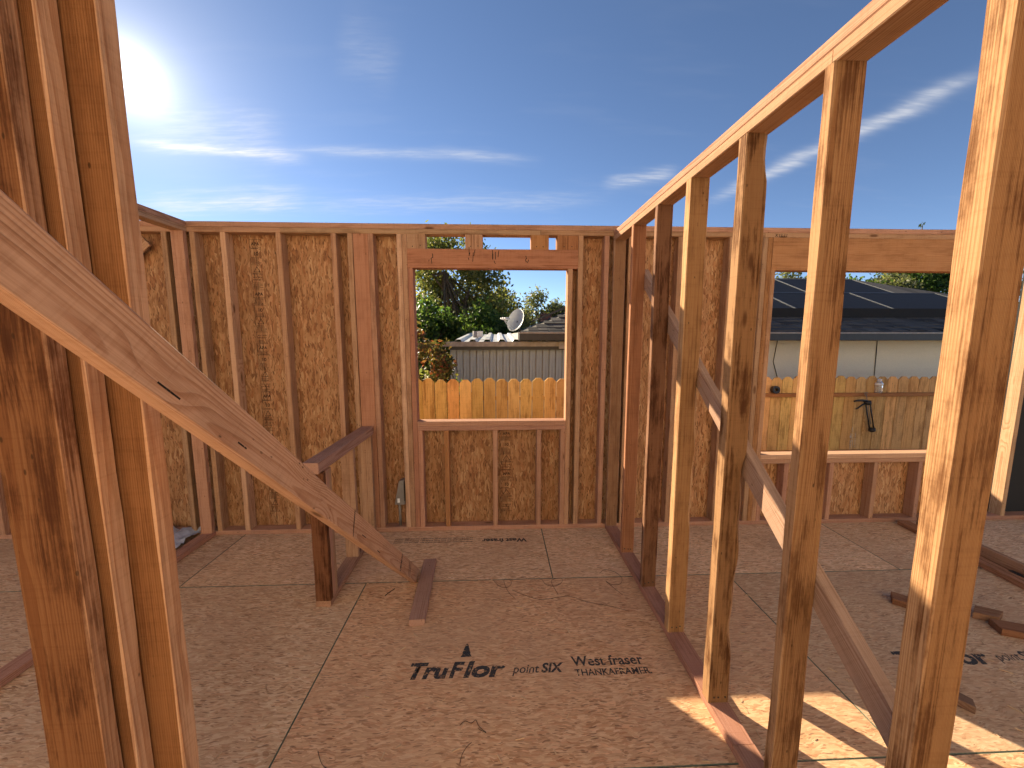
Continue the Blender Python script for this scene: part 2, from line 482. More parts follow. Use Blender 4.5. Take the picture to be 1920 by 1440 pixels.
def lumber_mesh(w_, d_, L, cham=0.003, seg=1, wob=0.0, wane=0.0, seed=0):
    key = (round(w_, 4), round(d_, 4), round(L, 4), cham, seg, wob, wane, seed)
    if key in _cache:
        return _cache[key]
    rng = random.Random(seed)
    ph = [rng.uniform(0, 6.28) for _ in range(12)]
    hx, hy = w_ / 2, d_ / 2
    verts, faces = [], []
    for k in range(seg + 1):
        f = k / seg
        z = -L / 2 + L * f
        bx = wob * (math.sin(f * 3.1 + ph[0]) + 0.4 * math.sin(f * 9 + ph[1]))
        by = wob * (math.sin(f * 3.4 + ph[2]) + 0.4 * math.sin(f * 8 + ph[3]))
        cs_ = []
        for j in range(4):
            cc = cham
            if seg > 1:
                cc = cham * (1 + 0.5 * math.sin(f * (17 + 5 * j) + ph[4 + j]))
            if wane and j == seed % 4:
                cc += wane * max(0.0, math.sin(f * 7.3 + ph[8]) + 0.55 * math.sin(f * 23 + ph[9]) + 0.25 * math.sin(f * 61 + ph[10]) - 0.1)
            cs_.append(max(0.0012, cc))
        a, b, e, g = cs_
        ring = [(-hx + a, -hy), (hx - b, -hy), (hx, -hy + b), (hx, hy - e), (hx - e, hy), (-hx + g, hy), (-hx, hy - g), (-hx, -hy + a)]
        verts += [(q[0] + bx, q[1] + by, z) for q in ring]
    for k in range(seg):
        for i in range(8):
            j = (i + 1) % 8
            faces.append((k * 8 + i, k * 8 + j, (k + 1) * 8 + j, (k + 1) * 8 + i))
    faces.append(tuple(range(7, -1, -1)))
    faces.append(tuple(range(seg * 8, seg * 8 + 8)))
    me = bpy.data.meshes.new("lumber")
    me.from_pydata(verts, [], faces)
    me.materials.append(LUM)
    _cache[key] = me
    return me


FIR = (0.45, 0.258, 0.148)
PALE = (0.60, 0.375, 0.22)
REDW = (0.44, 0.21, 0.12)
PINK = (0.46, 0.245, 0.155)
BROWN = (0.38, 0.175, 0.075)
DARK = (0.25, 0.115, 0.052)
AMBER = (0.46, 0.215, 0.088)


def jit(c, k=0.10):
    f = 1 + random.uniform(-k, k)
    return tuple(max(0.01, x * f * (1 + random.uniform(-k, k) * 0.35)) for x in c)


def paint(o, c, stain=0.35):
    o.color = (c[0], c[1], c[2], stain)
    return o


def board(name, parent, p0, p1, xdir, w_, d_, c=FIR, stain=0.35, **kw):
    """a length of timber from p0 to p1 (centre line); w_ is measured along xdir"""
    p0, p1 = Vector(p0), Vector(p1)
    zax = (p1 - p0)
    L = zax.length
    zax.normalize()
    xax = Vector(xdir)
    xax = (xax - zax * xax.dot(zax)).normalized()
    yax = zax.cross(xax)
    mw = Matrix((xax, yax, zax)).transposed().to_4x4()
    mw.translation = (p0 + p1) / 2
    o = mesh_obj(name, lumber_mesh(w_, d_, L, **kw), LUM, mw, parent)
    return paint(o, c, stain)


def vstud(name, parent, x0, x1, y0, y1, z0, z1, c=None, stain=0.35, lean=(0, 0), **kw):
    xm, ym = (x0 + x1) / 2, (y0 + y1) / 2
    return board(name, parent, (xm, ym, z0), (xm + lean[0], ym + lean[1], z1), (1, 0, 0), x1 - x0, y1 - y0, c or jit(FIR), stain, **kw)


def xboard(name, parent, x0, x1, y0, y1, z0, z1, c=None, stain=0.3, **kw):
    ym, zm = (y0 + y1) / 2, (z0 + z1) / 2
    return board(name, parent, (x0, ym, zm), (x1, ym, zm), (0, 1, 0), y1 - y0, z1 - z0, c or jit(FIR), stain, **kw)


def yboard(name, parent, x0, x1, y0, y1, z0, z1, c=None, stain=0.3, **kw):
    xm, zm = (x0 + x1) / 2, (z0 + z1) / 2
    return board(name, parent, (xm, y0, zm), (xm, y1, zm), (1, 0, 0), x1 - x0, z1 - z0, c or jit(FIR), stain, **kw)


def bm_box(bm, x0, x1, y0, y1, z0, z1, mat_index=0):
    vs = [bm.verts.new((x, y, z)) for x in (x0, x1) for y in (y0, y1) for z in (z0, z1)]
    fs = []
    for q in ((0, 1, 3, 2), (4, 6, 7, 5), (0, 4, 5, 1), (2, 3, 7, 6), (0, 2, 6, 4), (1, 5, 7, 3)):
        f = bm.faces.new([vs[i] for i in q])
        f.material_index = mat_index
        fs.append(f)
    return fs


def box(name, parent, x0, x1, y0, y1, z0, z1, m, bev=0.0):
    bm = bmesh.new()
    cx, cy, cz = (x0 + x1) / 2, (y0 + y1) / 2, (z0 + z1) / 2
    bm_box(bm, x0 - cx, x1 - cx, y0 - cy, y1 - cy, z0 - cz, z1 - cz)
    if bev:
        bmesh.ops.bevel(bm, geom=bm.edges[:], offset=bev, segments=2, affect='EDGES', profile=0.5)
    return from_bm(name, bm, m, Matrix.Translation((cx, cy, cz)), parent)


def bm_tube(bm, pts, rad, n=8, cap=True):
    pts = [Vector(p) for p in pts]
    rads = rad if isinstance(rad, (list, tuple)) else [rad] * len(pts)
    rings = []
    up = Vector((0.31, 0.17, 0.93))
    for i, p in enumerate(pts):
        d = (pts[min(i + 1, len(pts) - 1)] - pts[max(i - 1, 0)])
        if d.length < 1e-9:
            d = Vector((0, 0, 1))
        d.normalize()
        s = d.cross(up)
        if s.length < 1e-3:
            s = d.cross(Vector((1, 0, 0)))
        s.normalize()
        q = s.cross(d)
        rings.append([bm.verts.new(p + (s * math.cos(a) + q * math.sin(a)) * rads[i]) for a in [2 * math.pi * k / n for k in range(n)]])
    for a, b in zip(rings, rings[1:]):
        for k in range(n):
            bm.faces.new((a[k], a[(k + 1) % n], b[(k + 1) % n], b[k]))
    if cap:
        bm.faces.new(rings[0][::-1])
        bm.faces.new(rings[-1])


def tube(name, parent, pts, rad, m, n=8, origin=None):
    o3 = Vector(origin if origin is not None else pts[0])
    bm = bmesh.new()
    bm_tube(bm, [Vector(p) - o3 for p in pts], rad, n)
    return from_bm(name, bm, m, Matrix.Translation(o3), parent, smooth=True)


def text_obj(name, parent, txt, mw, size, m, shear=0.0, bold=0.0, wide=None, align='LEFT', spacing=1.0):
    cu = bpy.data.curves.new("lettering", 'FONT')
    cu.body = txt
    cu.size = size
    cu.shear = shear
    cu.offset = bold
    cu.space_character = spacing
    cu.align_x = align
    cu.resolution_u = 3
    tmp = bpy.data.objects.new("lettering", cu)
    col.objects.link(tmp)
    bpy.context.view_layer.update()
    me = bpy.data.meshes.new_from_object(tmp.evaluated_get(bpy.context.evaluated_depsgraph_get()))
    bpy.data.objects.remove(tmp)
    bpy.data.curves.remove(cu)
    if wide:
        xs = [v.co.x for v in me.vertices]
        k = wide / max(1e-6, max(xs) - min(xs))
        x0 = min(xs)
        for v in me.vertices:
            v.co.x = (v.co.x - x0) * k
    me.materials.clear()
    return mesh_obj(name, me, m, mw, parent)


# ================================================================== the setting
D = 3.107            # inner face of the back wall
DO = D + 0.089       # outer face of its studs
TH = 0.038

# ground, one sheet to the horizon
bm = bmesh.new()
bmesh.ops.create_grid(bm, x_segments=40, y_segments=40, size=400)
for v in bm.verts:
    v.co.z = -0.005 * math.hypot(v.co.x, v.co.y) ** 0.5 * (0.5 + random.random()) * 0.1
g = from_bm("ground", bm, DIRT, Matrix.Translation((0, 0, -0.72)))
tag(g, kind="structure")

# subfloor deck with its panels
FX0, FX1, FY0 = -5.4, 5.0, -2.4
bm = bmesh.new()
bm_box(bm, FX0 + 0.01, FX1 - 0.01, FY0 + 0.01, DO - 0.005, -0.72, -0.0205)
deck = from_bm("floor", bm, FASCIA)
tag(deck, kind="structure")
PANELS = []


def floor_panel(x0, x1, y0, y1):
    x0, x1, y0, y1 = max(x0, FX0), min(x1, FX1), max(y0, FY0), min(y1, DO)
    if x1 - x0 < 0.02 or y1 - y0 < 0.02:
        return None
    gp = 0.0013
    hx, hy = (x1 - x0) / 2 - gp, (y1 - y0) / 2 - gp
    e = 0.0026
    bm = bmesh.new()
    o8 = [bm.verts.new((sx * hx, sy * hy, -0.0012)) for sx, sy in ((-1, -1), (1, -1), (1, 1), (-1, 1))]
    i8 = [bm.verts.new((sx * (hx - e), sy * (hy - e), 0)) for sx, sy in ((-1, -1), (1, -1), (1, 1), (-1, 1))]
    b8 = [bm.verts.new((sx * hx, sy * hy, -0.018)) for sx, sy in ((-1, -1), (1, -1), (1, 1), (-1, 1))]
    bm.faces.new(i8).material_index = 0
    for k in range(4):
        j = (k + 1) % 4
        bm.faces.new((o8[k], o8[j], i8[j], i8[k])).material_index = 1
        bm.faces.new((b8[k], b8[j], o8[j], o8[k])).material_index = 1
    bm.faces.new(b8[::-1]).material_index = 1
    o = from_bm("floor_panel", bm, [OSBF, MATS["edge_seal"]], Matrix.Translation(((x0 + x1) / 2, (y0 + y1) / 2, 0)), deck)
    xc, yc = (x0 + x1) / 2, (y0 + y1) / 2
    k = random.uniform(0.95, 1.05)
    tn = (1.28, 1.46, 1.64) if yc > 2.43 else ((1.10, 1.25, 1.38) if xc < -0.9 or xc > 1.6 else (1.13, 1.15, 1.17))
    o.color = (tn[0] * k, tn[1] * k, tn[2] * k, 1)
    PANELS.append((x0, x1, y0, y1, o))
    return o


ROWS = [(2.43, DO, 0.372), (1.262, 2.43, -0.866), (0.07, 1.262, 0.36), (-1.13, 0.07, -0.86), (-2.4, -1.13, 0.36)]
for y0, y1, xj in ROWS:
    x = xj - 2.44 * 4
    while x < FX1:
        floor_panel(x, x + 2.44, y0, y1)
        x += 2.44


def panel_at(x, y):
    for x0, x1, y0, y1, o in PANELS:
        if x0 <= x < x1 and y0 <= y < y1:
            return o


# lettering on the panels
def floor_text(txt, x, y, size, wide, shear=0.0, bold=0.0, rot=0.0):
    mw = Matrix.Translation((x, y, 0.0006)) @ Matrix.Rotation(rot, 4, 'Z')
    return text_obj("printed_lettering", panel_at(x, y), txt, mw, size, INK, shear, bold, wide)


def floor_brand(x, y):
    """the maker's line of print, as it runs along each panel"""
    floor_text("Tru", x, y, 0.125, 0.192, 0.22, 0.0050)
    floor_text("F", x + 0.196, y, 0.125, 0.072, 0.22, 0.0040)
    floor_text("lor", x + 0.264, y, 0.125, 0.205, 0.22, 0.0050)
    floor_text("point", x + 0.50, y + 0.012, 0.070, 0.135, 0.30, 0.0006)
    floor_text("SIX", x + 0.642, y + 0.012, 0.075, 0.115, 0.30, 0.0026)
    floor_text("West fraser", x + 0.80, y + 0.042, 0.082, 0.36, 0.0, 0.0015)
    floor_text("THANKAFRAMER.", x + 0.805, y - 0.014, 0.052, 0.375, 0.0, 0.0010)
    # pine-tree device above the F
    bm = bmesh.new()
    for k in range(3):
        a, b, h0 = 0.036 - 0.008 * k, 0.05, 0.028 * k
        vs = [bm.verts.new(q) for q in ((-a, h0, 0), (a, h0, 0), (a * 0.3, h0 + b, 0), (-a * 0.3, h0 + b, 0))]
        bm.faces.new(vs)
        for v in vs:
            v.co.z = 0.0002 * k
    from_bm("printed_tree_mark", bm, INK, Matrix.Translation((x + 0.27, y + 0.118, 0.0006)) @ Matrix.Scale(0.8, 4), panel_at(x, y))


floor_brand(-0.432, 1.685)
floor_brand(2.02, 1.66)
floor_text("West fraser", 0.235, 2.962, 0.075, 0.36, 0.0, 0.0028, math.pi)
for k in range(3):
    floor_text("RATED SHEATHING 23/32 SPAN 24 OC  EXPOSURE 1  TONGUE AND GROOVE", -0.20, 2.99 - 0.028 * k, 0.020, 0.62, 0.0, 0.0006, math.pi)

# ================================================================== back wall
wall = empty("framed_wall", (0, D, 0), "long stud wall with brown strand board sheathing and two window openings", "wall")
SW = []


def bstud(x0, z0=TH, z1=2.391, c=None, stain=0.4, w_=TH, **kw):
    return vstud("stud", wall, x0, x0 + w_, D, DO, z0, z1, c or jit(FIR, 0.14), stain, **kw)


# plates
for x0, x1 in ((-5.4, -0.742), (-0.740, 2.10), (2.102, 5.0)):
    xboard("bottom_plate", wall, x0, x1, D, DO, 0.001, TH, jit(PINK), 0.25)
for x0, x1 in ((-5.4, -1.62), (-1.618, 0.342), (0.344, 2.12), (2.122, 5.0)):
    xboard("top_plate", wall, x0, x1, D, DO, 2.391, 2.4285, jit(FIR), 0.4)
for x0, x1 in ((-5.4, -2.302), (-2.300, 0.912), (0.914, 5.0)):
    xboard("top_plate", wall, x0, x1, D - 0.001, DO, 2.429, 2.467, jit(PINK), 0.35, seg=12, wob=0.0006)
# studs left of the window
for x in (-5.2, -4.79, -4.38, -3.98, -3.57, -3.16, -2.87, -2.49):
    bstud(x)
for x, c, s in ((-2.286, FIR, 0.3), (-2.063, PALE, 0.2), (-1.657, FIR, 0.3), (-1.250, FIR, 0.4), (-1.126, FIR, 0.4), (-0.970, PINK, 0.4)):
    bstud(x, c=jit(c, 0.06), stain=s, seg=14, wob=0.0015, seed=int(abs(x) * 100))
vstud("backing_stud", wall, -1.086, -0.972, D + 0.004, D + 0.042, TH, 2.391, REDW, 0.2)
# window one: kings, trimmers, header, cripples, sills
HT, HB = 2.284, 2.140
for x, c in ((-0.757, PALE), (-0.7175, FIR)):
    bstud(x, c=jit(c), stain=0.4)
vstud("trimmer", wall, -0.678, -0.640, D, DO, TH, HB, jit(REDW), 0.2)
vstud("trimmer", wall, 0.562, 0.600, D, DO, TH, HB, jit(FIR), 0.2)
bstud(0.641, c=jit(FIR), stain=0.3)
xboard("header", wall, -0.679, 0.640, D - 0.002, DO, HB, HT, (0.42, 0.19, 0.105), 0.35)
for x0, x1, c in ((-0.679, -0.540, FIR), (-0.236, -0.102, FIR), (0.271, 0.409, AMBER), (0.474, 0.555, BROWN), (0.557, 0.640, BROWN)):
    vstud("cripple", wall, x0, x1, D + 0.001, DO - 0.003, HT, 2.391, jit(c, 0.06), 0.35)
xboard("sill", wall, -0.6395, 0.5615, D, DO + 0.011, 0.895, 0.933, jit(PINK), 0.1)
xboard("sill", wall, -0.6395, 0.5615, D + 0.001, DO, 0.857, 0.8945, jit(PINK), 0.15)
for x, c in ((-0.639, PINK), (-0.430, BROWN), (-0.033, PINK), (0.327, PINK), (0.5235, PINK)):
    vstud("cripple", wall, x, x + TH, D, DO, TH, 0.857, jit(c, 0.06), 0.2)
# between the windows
for x, c, s in ((0.846, PINK, 0.3), (1.035, FIR, 0.4), (1.43, FIR, 0.4), (1.84, FIR, 0.4), (2.112, FIR, 0.3), (2.151, BROWN, 0.5)):
    bstud(x, c=jit(c, 0.08), stain=s)
# window two
vstud("trimmer", wall, 2.190, 2.228, D, DO, TH, HB, jit(FIR), 0.4)
vstud("trimmer", wall, 3.850, 3.888, D, DO, TH, HB, jit(FIR), 0.4)
bstud(3.930, c=jit(FIR))
xboard("header", wall, 2.190, 3.929, D - 0.002, DO, HB, 2.391, (0.46, 0.225, 0.10), 0.3)
xboard("sill", wall, 2.2285, 3.8495, D, DO + 0.011, 0.582, 0.620, jit(PALE), 0.1)
xboard("sill", wall, 2.2285, 3.8495, D + 0.001, DO, 0.543, 0.5815, jit(FIR), 0.2)
for x in (2.2285, 2.445, 2.845, 3.240, 3.640, 3.811):
    vstud("cripple", wall, x, x + TH, D, DO, TH, 0.543, jit(PINK, 0.08), 0.2)
# door bay and what lies right of it
bstud(4.455, c=jit((0.48, 0.30, 0.17), 0.03), stain=0.15)
bstud(4.90)


def sheet(x0, x1, z0, z1, name="sheathing_panel", m=None):
    return box(name, wall, x0 + 0.0015, x1 - 0.0015, DO + 0.0005, DO + 0.0115, z0, z1, m or OSB)


SHEETS = []
x = -0.64
for k in range(4):
    SHEETS.append(sheet(max(x - 1.22, -5.4), x, -0.25, 2.43))
    x -= 1.22
SHEETS.append(sheet(-0.64, 0.562, -0.25, 0.894))
SHEETS.append(sheet(0.562, 1.40, -0.25, 2.43))
SHEETS.append(sheet(1.40, 2.229, -0.25, 2.43))
SHEETS.append(sheet(2.229, 3.850, -0.25, 0.581))
SHEETS.append(sheet(3.850, 3.968, -0.25, 2.43))
sheet(4.455, 5.0, -0.25, 2.43, "building_paper", PAPER)
box("building_paper", wall, 4.495, 4.9, DO - 0.012, DO - 0.009, 0.04, 2.39, PAPER)


def stamp_column(x, z0, z1, parent, wdt=0.088, seed=1):
    """a column of black grade stamps printed on the face of a sheathing panel"""
    rng = random.Random(seed)
    bm = bmesh.new()
    yy = DO + 0.0000

    def rect(a, b, c, d):
        bm.faces.new([bm.verts.new((q[0], 0, q[1])) for q in ((a, c), (b, c), (b, d), (a, d))])
    z = z1
    texts = []
    k = 0
    rect(x, x + 0.0022, z0, z1)
    while z > z0 + 0.1:
        h = rng.choice((0.07, 0.09, 0.12))
        rect(x, x + wdt, z - 0.002, z)
        kind = k % 4
        if kind == 0:
            texts.append(("APA", z - 0.045, 0.034))
            texts.append(("RATED SHEATHING", z - 0.062, 0.0095))
        elif kind == 1:
            texts.append(("10", z - 0.05, 0.038))
        elif kind == 2:
            for a, b in (((0.25, 0.0), (0.5, 1.0)), ((0.5, 1.0), (0.75, 0.0)), ((0.25, 0.0), (0.75, 0.0))):
                p = Vector((x + wdt * a[0], z - 0.055 + 0.042 * a[1]))
                q = Vector((x + wdt * b[0], z - 0.055 + 0.042 * b[1]))
                nv = Vector((-(q - p).y, (q - p).x)).normalized() * 0.002
                bm.faces.new([bm.verts.new((v.x, 0, v.y)) for v in (p - nv, q - nv, q + nv, p + nv)])
        else:
            texts.append(("24/16  3/8 IN", z - 0.03, 0.013))
            texts.append(("EXPOSURE 1", z - 0.048, 0.013))
        for j in range(int((h - 0.06) / 0.009)):
            zz = z - 0.066 - j * 0.009
            rect(x + 0.008, x + wdt * rng.uniform(0.6, 0.95), zz - 0.003, zz)
        z -= h
        k += 1
    from_bm("grade_stamp", bm, STAMP, Matrix.Translation((0, yy - 0.0004, 0)), parent)
    for s, zz, sz in texts:
        mw = Matrix.Translation((x + wdt / 2, yy - 0.0005, zz)) @ Matrix.Rotation(math.pi / 2, 4, 'X')
        text_obj("grade_stamp_lettering", parent, s, mw, sz, STAMP, 0, sz * 0.02, align='CENTER')


stamp_column(-1.905, 0.1, 2.36, SHEETS[1], seed=4)
stamp_column(0.022, 0.06, 0.84, SHEETS[4], wdt=0.115, seed=9)
stamp_column(1.62, 0.1, 2.3, SHEETS[6], wdt=0.05, seed=12)
mw = Matrix.Translation((2.20, D - 0.0016, 2.397)) @ Matrix.Rotation(math.pi / 2, 4, 'X')
text_obj("pencil_lettering", wall, "X I L I I", mw, 0.032, CRAYON, 0.1, 0.0004)
mw = Matrix.Translation((-0.05, D - 0.0032, 2.165)) @ Matrix.Rotation(math.pi / 2, 4, 'X')
for x, s in ((-0.52, 0.05), (-0.22, 0.07), (-0.035, 0.075), (0.205, 0.03)):
    bm = bmesh.new()
    rng = random.Random(int(x * 100) + 200)
    for k in range(5):
        a, b = x + rng.uniform(0, 0.05), 2.165 + rng.uniform(0, 0.07)
        dx_, dz_ = rng.uniform(-0.012, 0.012), rng.uniform(0.012, s)
        bm.faces.new([bm.verts.new(q) for q in ((a, 0, b), (a + 0.005, 0, b), (a + dx_ + 0.005, 0, b + dz_), (a + dx_, 0, b + dz_))])
    from_bm("lumber_mark", bm, CRAYON, Matrix.Translation((0, D - 0.0026, 0)), wall)

# ================================================================== right partition
PX = 0.913
part = empty("partition_frame", (PX + 0.0445, 1.5, 0), "open stud partition wall running towards the camera, its studs edged with sunlight", "partition")
yboard("bottom_plate", part, PX, PX + 0.089, 1.30, D - 0.002, 0.0012, TH, (0.40, 0.195, 0.13), 0.3, seg=14, wob=0.0006)
yboard("bottom_plate", part, PX, PX + 0.089, -1.6, 1.298, 0.0012, TH, (0.42, 0.21, 0.135), 0.3)
yboard("top_plate", part, PX, PX + 0.089, 1.12, D - 0.002, 2.353, 2.3905, FIR, 0.2)
yboard("top_plate", part, PX, PX + 0.089, -1.6, 1.118, 2.353, 2.3905, jit(FIR), 0.2)
yboard("top_plate", part, PX, PX + 0.089, -1.6, D - 0.002, 2.391, 2.429, jit(PINK), 0.2, seg=16, wob=0.0006)
PS = [  # y of the face towards the camera, colour, stain, wane, seed
    (3.066, FIR, 0.4, 0.0, 1), (2.660, (0.46, 0.215, 0.115), 0.25, 0.0, 2), (2.262, (0.27, 0.14, 0.08), 0.9, 0.0, 3),
    (1.882, (0.47, 0.270, 0.128), 0.45, 0.011, 13), (1.476, (0.36, 0.203, 0.098), 0.95, 0.020, 5),
    (1.103, (0.42, 0.235, 0.115), 0.75, 0.003, 7), (0.720, (0.43, 0.240, 0.115), 0.85, 0.004, 6),
    (0.32, FIR, 0.4, 0.0, 8), (-0.09, FIR, 0.4, 0.0, 9), (-0.50, FIR, 0.3, 0, 10), (-0.90, FIR, 0.3, 0, 11)]
for y, c, s, wn, sd in PS:
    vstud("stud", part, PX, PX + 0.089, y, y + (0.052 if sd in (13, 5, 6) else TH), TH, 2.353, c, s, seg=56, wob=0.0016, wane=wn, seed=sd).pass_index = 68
# nail heads: three at each stud foot, two where the brace crosses
bm = bmesh.new()
bmesh.ops.create_cone(bm, cap_ends=True, segments=8, radius1=0.0042, radius2=0.0038, depth=0.003)
nail_me = bpy.data.meshes.new("nail")
bm.to_mesh(nail_me)
bm.free()
nail_me.materials.append(WIRE)
rng = random.Random(44)
for y, *_ in PS[1:7]:
    for k in range(3):
        mesh_obj("nail", nail_me, WIRE, Matrix.Translation((PX + 0.022 + 0.023 * k + rng.uniform(-.004, .004), y - 0.002, TH + 0.03 + rng.uniform(-.006, .006))) @ Matrix.Rotation(math.pi / 2, 4, 'X'), part)
for x0, x1 in ((-0.679, -0.540), (-0.236, -0.102), (0.271, 0.409), (0.474, 0.640)):
    for k in range(2):
        mesh_obj("nail", nail_me, WIRE, Matrix.Translation((x0 + (x1 - x0) * (0.3 + 0.4 * k) + rng.uniform(-.006, .006), D - 0.0012, HT + 0.02 + rng.uniform(-.004, .006))) @ Matrix.Rotation(math.pi / 2, 4, 'X'), wall)
# diagonal brace nailed to the far side of the studs
board("diagonal_brace", part, (PX + 0.089 + 0.020, 2.72, 2.035), (PX + 0.089 + 0.020, 0.10, -0.145 + 0.20), (1, 0, 0), TH, 0.089, (0.40, 0.25, 0.17), 0.2, seg=12, wob=0.0006)

# ================================================================== left partition
LX = -2.300
lpart = empty("partition_frame", (LX - 0.0445, 2.3, 0), "open stud partition in the far left corner behind the post", "partition")
yboard("bottom_plate", lpart, LX - 0.089, LX, -1.0, D - 0.002, 0.0012, TH, jit(PINK), 0.3)
yboard("top_plate", lpart, LX - 0.089, LX, -1.0, D - 0.002, 2.391, 2.4285, jit(FIR), 0.3)
yboard("top_plate", lpart, LX - 0.089, LX, -1.0, D - 0.004, 2.429, 2.467, jit(PINK), 0.3)
for y, c in ((3.066, PINK), (2.36, FIR), (2.10, FIR), (0.9, FIR), (0.5, FIR)):
    vstud("stud", lpart, LX - 0.089, LX, y, y + TH, TH, 2.391, jit(c), 0.3)
# let-in brace on the wall beyond it
board("let_in_brace", wall, (-3.30, D + 0.03, 1.75), (-2.62, D + 0.03, 2.33), (0, 1, 0), 0.02, 0.089, jit(FIR), 0.2)

# ================================================================== half-height wall
PW0, PW1 = -1.092, -1.003
pony = empty("half_wall_frame", (-1.05, 2.65, 0), "low half-height stud wall with a dark end post and thick cap", "half wall")
yboard("bottom_plate", pony, PW0, PW1, 2.206, D - 0.003, 0.0012, TH, jit(PINK), 0.25)
vstud("end_post", pony, PW0, PW1, 2.206, 2.244, TH, 0.834, (0.17, 0.07, 0.032), 0.9, seg=20, wob=0.0008, seed=3)
vstud("end_post", pony, PW0, PW1, 2.246, 2.284, TH, 0.834, jit(PINK), 0.2)
vstud("end_post", pony, PW0 + 0.003, PW1 - 0.003, 2.286, 2.322, TH, 0.834, jit(FIR), 0.2)
vstud("stud", pony, PW0, PW1, 2.680, 2.718, TH, 0.834, jit(FIR), 0.4)
vstud("stud", pony, PW0, PW1, 3.066, 3.103, TH, 0.834, jit(FIR), 0.4)
board("cap", pony, (-1.066, 2.19, 0.868), (-1.040, D - 0.003, 0.868), (1, 0, 0), 0.094, 0.066, (0.42, 0.235, 0.165), 0.2, seg=8, wob=0.0005)

# ================================================================== near post pack on the left
pack = empty("stud_post", (-0.92, 0.88, 0), "thick post of three staggered studs close to the camera at the left edge", "post")
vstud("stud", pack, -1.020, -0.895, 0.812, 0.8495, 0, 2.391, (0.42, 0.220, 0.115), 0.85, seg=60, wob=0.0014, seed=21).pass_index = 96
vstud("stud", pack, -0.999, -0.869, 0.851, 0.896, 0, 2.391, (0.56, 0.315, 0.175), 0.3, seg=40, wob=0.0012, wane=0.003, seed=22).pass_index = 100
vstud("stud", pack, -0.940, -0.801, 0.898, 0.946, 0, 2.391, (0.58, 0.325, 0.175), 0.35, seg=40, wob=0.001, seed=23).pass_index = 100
yboard("top_plate", pack, -1.02, -0.82, -1.0, 0.95, 2.392, 2.430, jit(FIR), 0.3)
vstud("stud", pack, -0.96, -0.87, -1.0, -0.962, 0, 2.391, jit(FIR), 0.3)
xboard("nailer", pack, -0.95, -0.618, -0.16, -0.122, 2.30, 2.391, jit(FIR), 0.3)

# ================================================================== floor brace and its block
B, T = Vector((-0.552, 2.424, 0.052)), Vector((-0.595, 0.176, 2.009))
dd = (T - B).normalized()
nn = dd.cross(Vector((0, 0, 1))).normalized()
if nn.x < 0:
    nn = -nn
uu = nn.cross(dd)
if uu.z < 0:
    uu = -uu
phi = -0.091
n2 = nn * math.cos(phi) + uu * math.sin(phi)
u2 = -nn * math.sin(phi) + uu * math.cos(phi)
br = empty("floor_brace", tuple(B), "long pale timber brace slanting across the room down to the floor", "brace")
bo = board("timber", br, B - dd * 0.045, T + dd * 0.42, n2, TH, 0.089, (0.53, 0.30, 0.18), 0.22, seg=40, wob=0.0012, seed=31)
# pencil lines and crayon strokes near the foot, on the face towards the room
fw_ = n2 * (TH / 2 + 0.0022)


def brace_mark(s, a0, a1, wd, name, slant=0.0):
    bm = bmesh.new()
    o = B + dd * s + fw_
    q = []
    for a, sg in ((a0, -1), (a1, -1), (a1, 1), (a0, 1)):
        q.append(bm.verts.new(o + u2 * a + dd * (sg * wd / 2 + slant * a)))
    bm.faces.new(q)
    return from_bm(name, bm, CRAYON, None, br)


for s in (0.225, 0.262):
    brace_mark(s, -0.038, 0.042, 0.006, "pencil_mark", 0.43)
for a0, a1 in ((-0.041, -0.036), (-0.030, -0.010), (-0.006, 0.014), (0.018, 0.034), (0.037, 0.042)):
    brace_mark(0.474, a0, a1, 0.016, "crayon_mark", 0.38)
brace_mark(1.30, -0.042, 0.042, 0.006, "saw_mark", 0.67)
for s, ln, a in ((2.275, 0.055, -0.0265), (2.05, 0.034, -0.0245), (1.16, 0.05, -0.016), (0.92, 0.05, -0.030)):
    brace_mark(s, a, a + 0.0035, ln, "split_mark", 0.0)
blk = board("floor_block", None, (-0.482, 2.632, 0.0204), (-0.455, 2.028, 0.0204), (1, 0, 0), 0.089, TH, (0.42, 0.245, 0.175), 0.15, seg=6, wob=0.0004, cham=0.006, seed=41)
tag(blk, "short flat timber block nailed to the floor at the foot of the brace", "block")

# ================================================================== loose pieces on the floor
def scrap(name, label, group, cx, cy, rz, poly, h, c, stain, z=0.0):
    """an offcut: outline in plan, height h"""
    bm = bmesh.new()
    lo = [bm.verts.new((a, b, 0)) for a, b in poly]
    hi = [bm.verts.new((a, b, h)) for a, b in poly]
    n = len(poly)
    bm.faces.new(lo[::-1])
    bm.faces.new(hi)
    for i in range(n):
        j = (i + 1) % n
        bm.faces.new((lo[i], lo[j], hi[j], hi[i]))
    bmesh.ops.bevel(bm, geom=bm.edges[:], offset=0.0015, segments=1, affect='EDGES')
    # grain runs along local z in the timber material: turn the block so its length is z
    rot = Matrix.Rotation(math.pi / 2, 4, 'Y')
    bmesh.ops.transform(bm, matrix=rot.inverted(), verts=bm.verts)
    o = from_bm(name, bm, LUM, Matrix.Translation((cx, cy, z + 0.0008)) @ Matrix.Rotation(rz, 4, 'Z') @ rot)
    paint(o, c, stain)
    return tag(o, label, "offcut", group)


